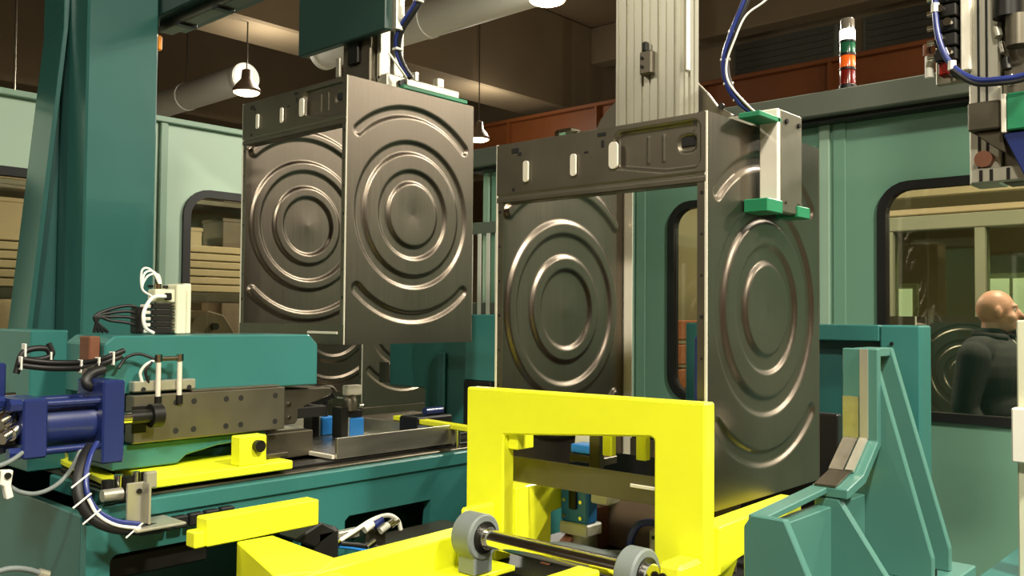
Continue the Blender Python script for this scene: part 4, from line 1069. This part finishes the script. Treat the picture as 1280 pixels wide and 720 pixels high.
tube('hose', hr, 'black_rubber', [p + Vector((-0.005, 0.0, -0.012)) for p in pts[3:]], 0.006)
for k in (1, 3): 
    p = pts[k]; cyl('cable_tie', hr, 'white_plastic', p + Vector((0, 0, -0.012)), p + Vector((0, 0, 0.012)), 0.011, seg=8)

# white post at the right edge, teal beam in the corner
wp = thing('control_post', 'cream control post with handle box at the right picture edge', 'post', (2.7, 0.6, 0))
a = PX(1271, 500, 2.72)
box('post', wp, 'cream_paint', 2.72, 2.78, a.y - 0.09, a.y, 0.0, 1.45, 0.004)
a = PX(1266, 500, 2.70)
box('handle_box', wp, 'white_plastic', 2.68, 2.72, a.y - 0.09, a.y, 1.07, 1.215, 0.004)
tbm = thing('floor_beam', 'teal steel beam in the lower right corner', 'beam', (2.9, 0.6, 0.6))
prism('beam', tbm, 'teal_paint', [(2.35, 0.74), (2.42, 0.76), (3.1, 0.76), (3.1, 0.55), (2.35, 0.55)], 'Y', 0.30, 0.70, 0.004)
box('foot', tbm, 'teal_in_shade', 2.5, 2.9, 0.36, 0.64, 0, 0.55, 0.004)

# ================================================================== BEHIND THE GUARDING
gp = thing('glass_partition', 'pale framed glass partition in the hall behind the right windows', 'partition', (9.0, 3.2, 0))
box('header', gp, 'beige_panel', 8.95, 9.15, -1.0, 8.2, 2.45, 2.95, 0.01)
box('header_rail', gp, 'pale_green_frame', 8.93, 9.15, -1.0, 8.2, 2.30, 2.44, 0.01)
box('sill', gp, 'pale_green_frame', 8.95, 9.1, -1.0, 8.2, 0.0, 0.9, 0.01)
for k in range(12):
    y = -1.0 + k * 0.82
    box('mullion', gp, 'pale_green_frame', 8.94, 9.10, y, y + 0.09, 0.9, 2.30, 0.005)
    if k < 11: box('pane', gp, 'partition_glass', 9.0, 9.01, y + 0.09, y + 0.82, 0.9, 2.30, 0)
for i, (y, z, lb) in enumerate(((1.55, 1.5, 'bright lit far window right behind the bald head'), (2.55, 1.55, 'bright lit far window above the bald head'), (3.9, 1.45, 'small lit far window left of the bald man'), (4.8, 1.45, 'lit far window at the left of the near guarding window'), (6.4, 1.8, 'lit far window seen through the hidden second window'))):
    o = thing('lit_far_window', lb, 'window', (11.0, y, z - 0.3), 'lit windows far behind the partition')
    box('frame', o, 'pale_green_frame', 11.02, 11.08, y - 0.36, y + 0.36, z - 0.3, z + 0.42, 0.01)
    box('lit_pane', o, 'bright_window', 11.0, 11.02, y - 0.30, y - 0.02, z - 0.24, z + 0.36, 0)
    box('lit_pane', o, 'bright_window', 11.0, 11.02, y + 0.02, y + 0.30, z - 0.24, z + 0.36, 0)
    box('post', o, 'pale_green_frame', 11.03, 11.07, y - 0.04, y + 0.04, 0, z - 0.3, 0)
bp = thing('beige_pillar', 'beige square pillar behind the guarding window beside the right cabinet', 'pillar', (6.2, 3.3, 0))
box('shaft', bp, 'beige_panel', 6.05, 6.35, 3.5, 4.0, 0.02, 2.4, 0.01)
box('plinth', bp, 'beige_panel', 6.0, 6.4, 3.45, 4.05, 0, 0.1, 0.01)
ov = thing('overhead_duct_box', 'beige boxed duct crossing behind the near guarding window', 'duct', (6.2, 1.4, 2.2))
box('duct', ov, 'beige_panel', 6.0, 6.6, -2.0, 3.04, 2.23, 2.6, 0.01)
for y in (-1.5, 0.2): box('strap', ov, 'grey_beam_paint', 6.25, 6.3, y, y + 0.06, 2.6, 6.8, 0)
# left side: slatted stack, machine, wood post
for x0, x1, lb in ((3.05, 4.2, 'stack of pale slatted panels behind the left guarding window'), (1.4, 2.5, 'stack of pale slatted panels behind the far left window')):
    sl = thing('slatted_stack', lb, 'stack', ((x0 + x1) / 2, 6.6, 1.6), 'slatted panel stacks behind the left guarding')
    for k in range(6): box('slat', sl, 'beige_panel', x0, x1, 6.5, 6.9, 1.62 + k * 0.062, 1.673 + k * 0.062, 0.006)
    box('shelf', sl, 'dark_steel', x0 - 0.05, x1 + 0.05, 6.48, 6.95, 1.54, 1.615, 0.004)
    for x in (x0, x1 - 0.06):
        for y in (6.5, 6.86): box('leg', sl, 'dark_steel', x, x + 0.06, y, y + 0.06, 0, 1.54, 0.003)
wm = thing('far_machine', 'brown machine with peaked hood behind the left guarding window', 'machine', (3.1, 6.0, 0))
prism('hood', wm, 'brown_machine', [(3.0, 1.22), (3.5, 1.22), (3.34, 1.44), (3.22, 1.47), (3.12, 1.42)], 'Y', 5.8, 6.2, 0.006)
box('body', wm, 'brown_machine', 2.95, 3.6, 5.75, 6.3, 0, 1.22, 0.01)
box('panel', wm, 'black_metal', 3.1, 3.35, 5.74, 5.75, 1.12, 1.20, 0.003)
cyl('knob', wm, 'black_metal', (3.26, 5.80, 1.36), (3.26, 5.76, 1.36), 0.025, seg=12)
wpst = thing('wooden_post', 'pale wooden post behind the left guarding window', 'post', (3.62, 5.9, 0))
box('shaft', wpst, 'wood', 3.60, 3.72, 5.5, 5.62, 0.03, 1.72, 0.006)
box('foot', wpst, 'wood', 3.56, 3.76, 5.46, 5.66, 0, 0.03, 0.004)
shl = thing('storage_rack', 'dark storage rack with pale boxes high behind the left guarding window', 'rack', (4.0, 8.0, 0))
for z in (1.2, 2.0, 2.5): box('shelf', shl, 'dark_steel', 2.4, 6.6, 8.0, 8.5, z, z + 0.05, 0.004)
for x in (2.4, 3.8, 5.2, 6.55): 
    for y in (8.0, 8.45): box('upright', shl, 'dark_steel', x, x + 0.05, y, y + 0.05, 0, 2.9, 0.003)
bi = 0
for z in (1.25, 2.05, 2.55):
    for k in range(5):
        x = (2.5, 3.1, 3.95, 4.6, 5.35)[k]
        ww, hh = 0.36 + 0.07 * ((k * 7 + int(z * 10)) % 3), 0.22 + 0.06 * ((k * 5 + int(z * 4)) % 3)
        cbx = thing('storage_box', '%s storage box on the %s shelf of the dark rack, %s from the left' % (('beige', 'brown')[k % 2], {1.25: 'lowest', 2.05: 'middle', 2.55: 'top'}[z], ('first', 'second', 'third', 'fourth', 'fifth')[k]), 'box', (x + ww / 2, 8.2, z), 'boxes on the dark rack')
        box('carton', cbx, ('beige_panel', 'brown_machine')[k % 2], x, x + ww, 8.03, 8.42, z + 0.001, z + hh, 0.006)
        box('lid', cbx, ('beige_panel', 'brown_machine')[k % 2], x - 0.008, x + ww + 0.008, 8.022, 8.428, z + hh - 0.03, z + hh + 0.006, 0.004)
# orange/red crates behind window two
ck = thing('red_crate_rack', 'rack of red crates low behind the window beside the right cabinet', 'rack', (5.6, 3.5, 0))
for k in range(3): box('crate', ck, 'rust_girder', 5.30, 5.65, 3.30, 3.68, 0.95 + k * 0.17, 1.09 + k * 0.17, 0.01)
box('stand', ck, 'dark_steel', 5.30, 5.65, 3.32, 3.66, 0, 0.95, 0.005)

# ================================================================== PEOPLE
def add_ell(bm, c, r, rot=None, seg=20):
    mtx = Matrix.Translation(Vector(c)) @ (rot.to_matrix().to_4x4() if rot else Matrix.Identity(4)) @ Matrix.Diagonal((r[0], r[1], r[2], 1))
    bmesh.ops.create_uvsphere(bm, u_segments=seg, v_segments=seg // 2 + 2, radius=1, matrix=mtx)
def add_cap(bm, p0, p1, r0, r1, seg=14):
    p0, p1 = Vector(p0), Vector(p1)
    add_cyl(bm, p0, p1, r0, r1, seg)
    add_ell(bm, p0, (r0,) * 3, seg=seg); add_ell(bm, p1, (r1,) * 3, seg=seg)
def remeshed(name, bm, voxel, m, parent, smooth_it=6):
    me = bpy.data.meshes.new(name + '_src')
    bm.to_mesh(me); bm.free()
    o = bpy.data.objects.new(name, me)
    COL.objects.link(o)
    md = o.modifiers.new('r', 'REMESH'); md.mode = 'VOXEL'; md.voxel_size = voxel
    ms = o.modifiers.new('s', 'SMOOTH'); ms.factor = 0.5; ms.iterations = smooth_it
    dg = bpy.context.evaluated_depsgraph_get()
    me2 = bpy.data.meshes.new_from_object(o.evaluated_get(dg))
    bpy.data.objects.remove(o, do_unlink=True)
    me2.polygons.foreach_set('use_smooth', [True] * len(me2.polygons))
    me2.materials.clear(); me2.materials.append(MATS[m])
    me2.name = name
    o = bpy.data.objects.new(name, me2)
    COL.objects.link(o)
    o.parent = parent
    return o
def person(label, loc, rz, turn):
    """local frame: faces +x, y to its left, z up, feet on z=0; head top at 1.62"""
    root = thing('person', label, 'person', loc, 'people behind the window')
    root.rotation_euler.z = rz
    q = Matrix.Rotation(turn, 4, 'Z')
    bm = new_bm()
    # head
    hb = new_bm()
    add_ell(hb, (-0.012, 0, 1.515), (0.098, 0.078, 0.100), seg=24)
    add_ell(hb, (0.028, 0, 1.470), (0.072, 0.064, 0.092), seg=24)
    add_ell(hb, (0.058, 0, 1.415), (0.034, 0.036, 0.028))          # chin
    add_ell(hb, (0.078, 0, 1.528), (0.022, 0.052, 0.014))          # brow
    add_cap(hb, (0.090, 0, 1.515), (0.116, 0, 1.472), 0.010, 0.016)  # nose
    add_ell(hb, (0.092, 0, 1.440), (0.016, 0.026, 0.009))          # lips
    add_ell(hb, (0.092, 0, 1.426), (0.014, 0.022, 0.008))
    for s in (-1, 1):
        add_ell(hb, (-0.008, s * 0.080, 1.490), (0.020, 0.010, 0.034))  # ears
        add_ell(hb, (0.060, s * 0.040, 1.465), (0.030, 0.026, 0.030))   # cheeks
    bmesh.ops.transform(hb, matrix=q, verts=hb.verts)
    tmp = bpy.data.meshes.new('t'); hb.to_mesh(tmp); hb.free(); bm.from_mesh(tmp)
    add_cap(bm, (-0.02, 0, 1.46), (-0.03, 0, 1.30), 0.058, 0.066)    # neck
    # trunk, hips, legs
    add_cap(bm, (-0.02, 0.14, 1.28), (-0.02, -0.14, 1.28), 0.075, 0.075)
    add_ell(bm, (-0.005, 0, 1.12), (0.125, 0.175, 0.21)); add_ell(bm, (0.0, 0, 0.92), (0.125, 0.165, 0.17))
    for s in (-1, 1):
        add_cap(bm, (-0.01, s * 0.085, 0.86), (0.0, s * 0.09, 0.45), 0.085, 0.058)
        add_cap(bm, (0.0, s * 0.09, 0.45), (-0.015, s * 0.09, 0.08), 0.055, 0.038)
        add_ell(bm, (0.05, s * 0.095, 0.04), (0.12, 0.042, 0.038))
        add_cap(bm, (-0.02, s * 0.205, 1.26), (-0.05, s * 0.25, 0.99), 0.055, 0.043)
        add_cap(bm, (-0.05, s * 0.25, 0.99), (0.06, s * 0.235, 0.78), 0.040, 0.030)
        add_ell(bm, (0.085, s * 0.232, 0.735), (0.042, 0.020, 0.05))
        for k in range(4):
            add_cap(bm, (0.065 + k * 0.019, s * 0.232, 0.70), (0.078 + k * 0.016, s * (0.222 - 0.003 * k), 0.635 + 0.006 * abs(k - 1.5)), 0.0085, 0.007, 8)
        add_cap(bm, (0.105, s * 0.222, 0.75), (0.135, s * 0.205, 0.69), 0.010, 0.008, 8)
    body = remeshed('body', bm, 0.007, 'skin', root, 3)
    # jacket
    bm = new_bm()
    add_cap(bm, (-0.025, 0.19, 1.275), (-0.025, -0.19, 1.275), 0.088, 0.088)
    add_ell(bm, (-0.01, 0, 1.14), (0.175, 0.245, 0.23)); add_ell(bm, (0.0, 0, 0.95), (0.175, 0.23, 0.20))
    add_cap(bm, (-0.03, 0, 1.30), (-0.025, 0, 1.355), 0.095, 0.080)
    for s in (-1, 1):
        add_cap(bm, (-0.02, s * 0.245, 1.25), (-0.05, s * 0.29, 0.99), 0.085, 0.070)
        add_cap(bm, (-0.05, s * 0.29, 0.99), (0.05, s * 0.26, 0.80), 0.062, 0.050)
    remeshed('jacket', bm, 0.009, 'jacket_cloth', root, 5)
    bm = new_bm()
    pts = [Vector((-0.025 + 0.088 * math.cos(t), 0.088 * math.sin(t), 1.362 + 0.012 * math.cos(t + math.pi))) for t in [0.35 + (2 * math.pi - 0.7) * i / 24 for i in range(25)]]
    add_tube(bm, pts, [0.024] * 25, 8)
    remeshed('collar', bm, 0.008, 'jacket_cloth', root, 3)
    bm = new_bm()
    add_tube(bm, crom([(0.075, 0.0, 1.345), (0.118, 0.0, 1.29), (0.150, 0, 1.20), (0.156, 0, 1.05), (0.158, 0, 0.90)], 6), 0.004, 6)
    zp = remeshed('zip', bm, 0.004, 'zinc_and_highlight', root, 0)
    bm = new_bm()
    for s in (-1, 1):
        add_cap(bm, (-0.01, s * 0.085, 0.84), (0.0, s * 0.09, 0.45), 0.098, 0.072)
        add_cap(bm, (0.0, s * 0.09, 0.45), (-0.015, s * 0.09, 0.09), 0.070, 0.058)
    add_ell(bm, (0, 0, 0.86), (0.135, 0.175, 0.12))
    remeshed('trousers', bm, 0.010, 'trouser_cloth', root, 4)
    for s in (-1, 1):
        bm = new_bm()
        add_ell(bm, (0.05, s * 0.095, 0.045), (0.135, 0.05, 0.045)); add_ell(bm, (-0.03, s * 0.093, 0.07), (0.05, 0.046, 0.06))
        remeshed('shoe', bm, 0.008, 'shoe_leather', root, 2)
        bm = new_bm(); add_ell(bm, (0.076, s * 0.032, 1.505), (0.011, 0.011, 0.010), seg=12)
        bmesh.ops.transform(bm, matrix=q, verts=bm.verts)
        remeshed('eye', bm, 0.003, 'eye_white', root, 0)
    return root
P1 = PD(1247, 388, 4.95)
ang = math.atan2((_R * 0.62 - _F * 0.78).y, (_R * 0.62 - _F * 0.78).x)
person('bald man in dark zipped jacket behind the right guarding window', (P1.x, P1.y, 0.0), ang, math.radians(30))
P2 = PD(1300, 385, 5.55)
ang2 = math.atan2((-_R * 0.9 - _F * 0.4).y, (-_R * 0.9 - _F * 0.4).x)
person('second person whose face edge shows at the right picture border', (P2.x, P2.y, 0.0), ang2, 0.0)
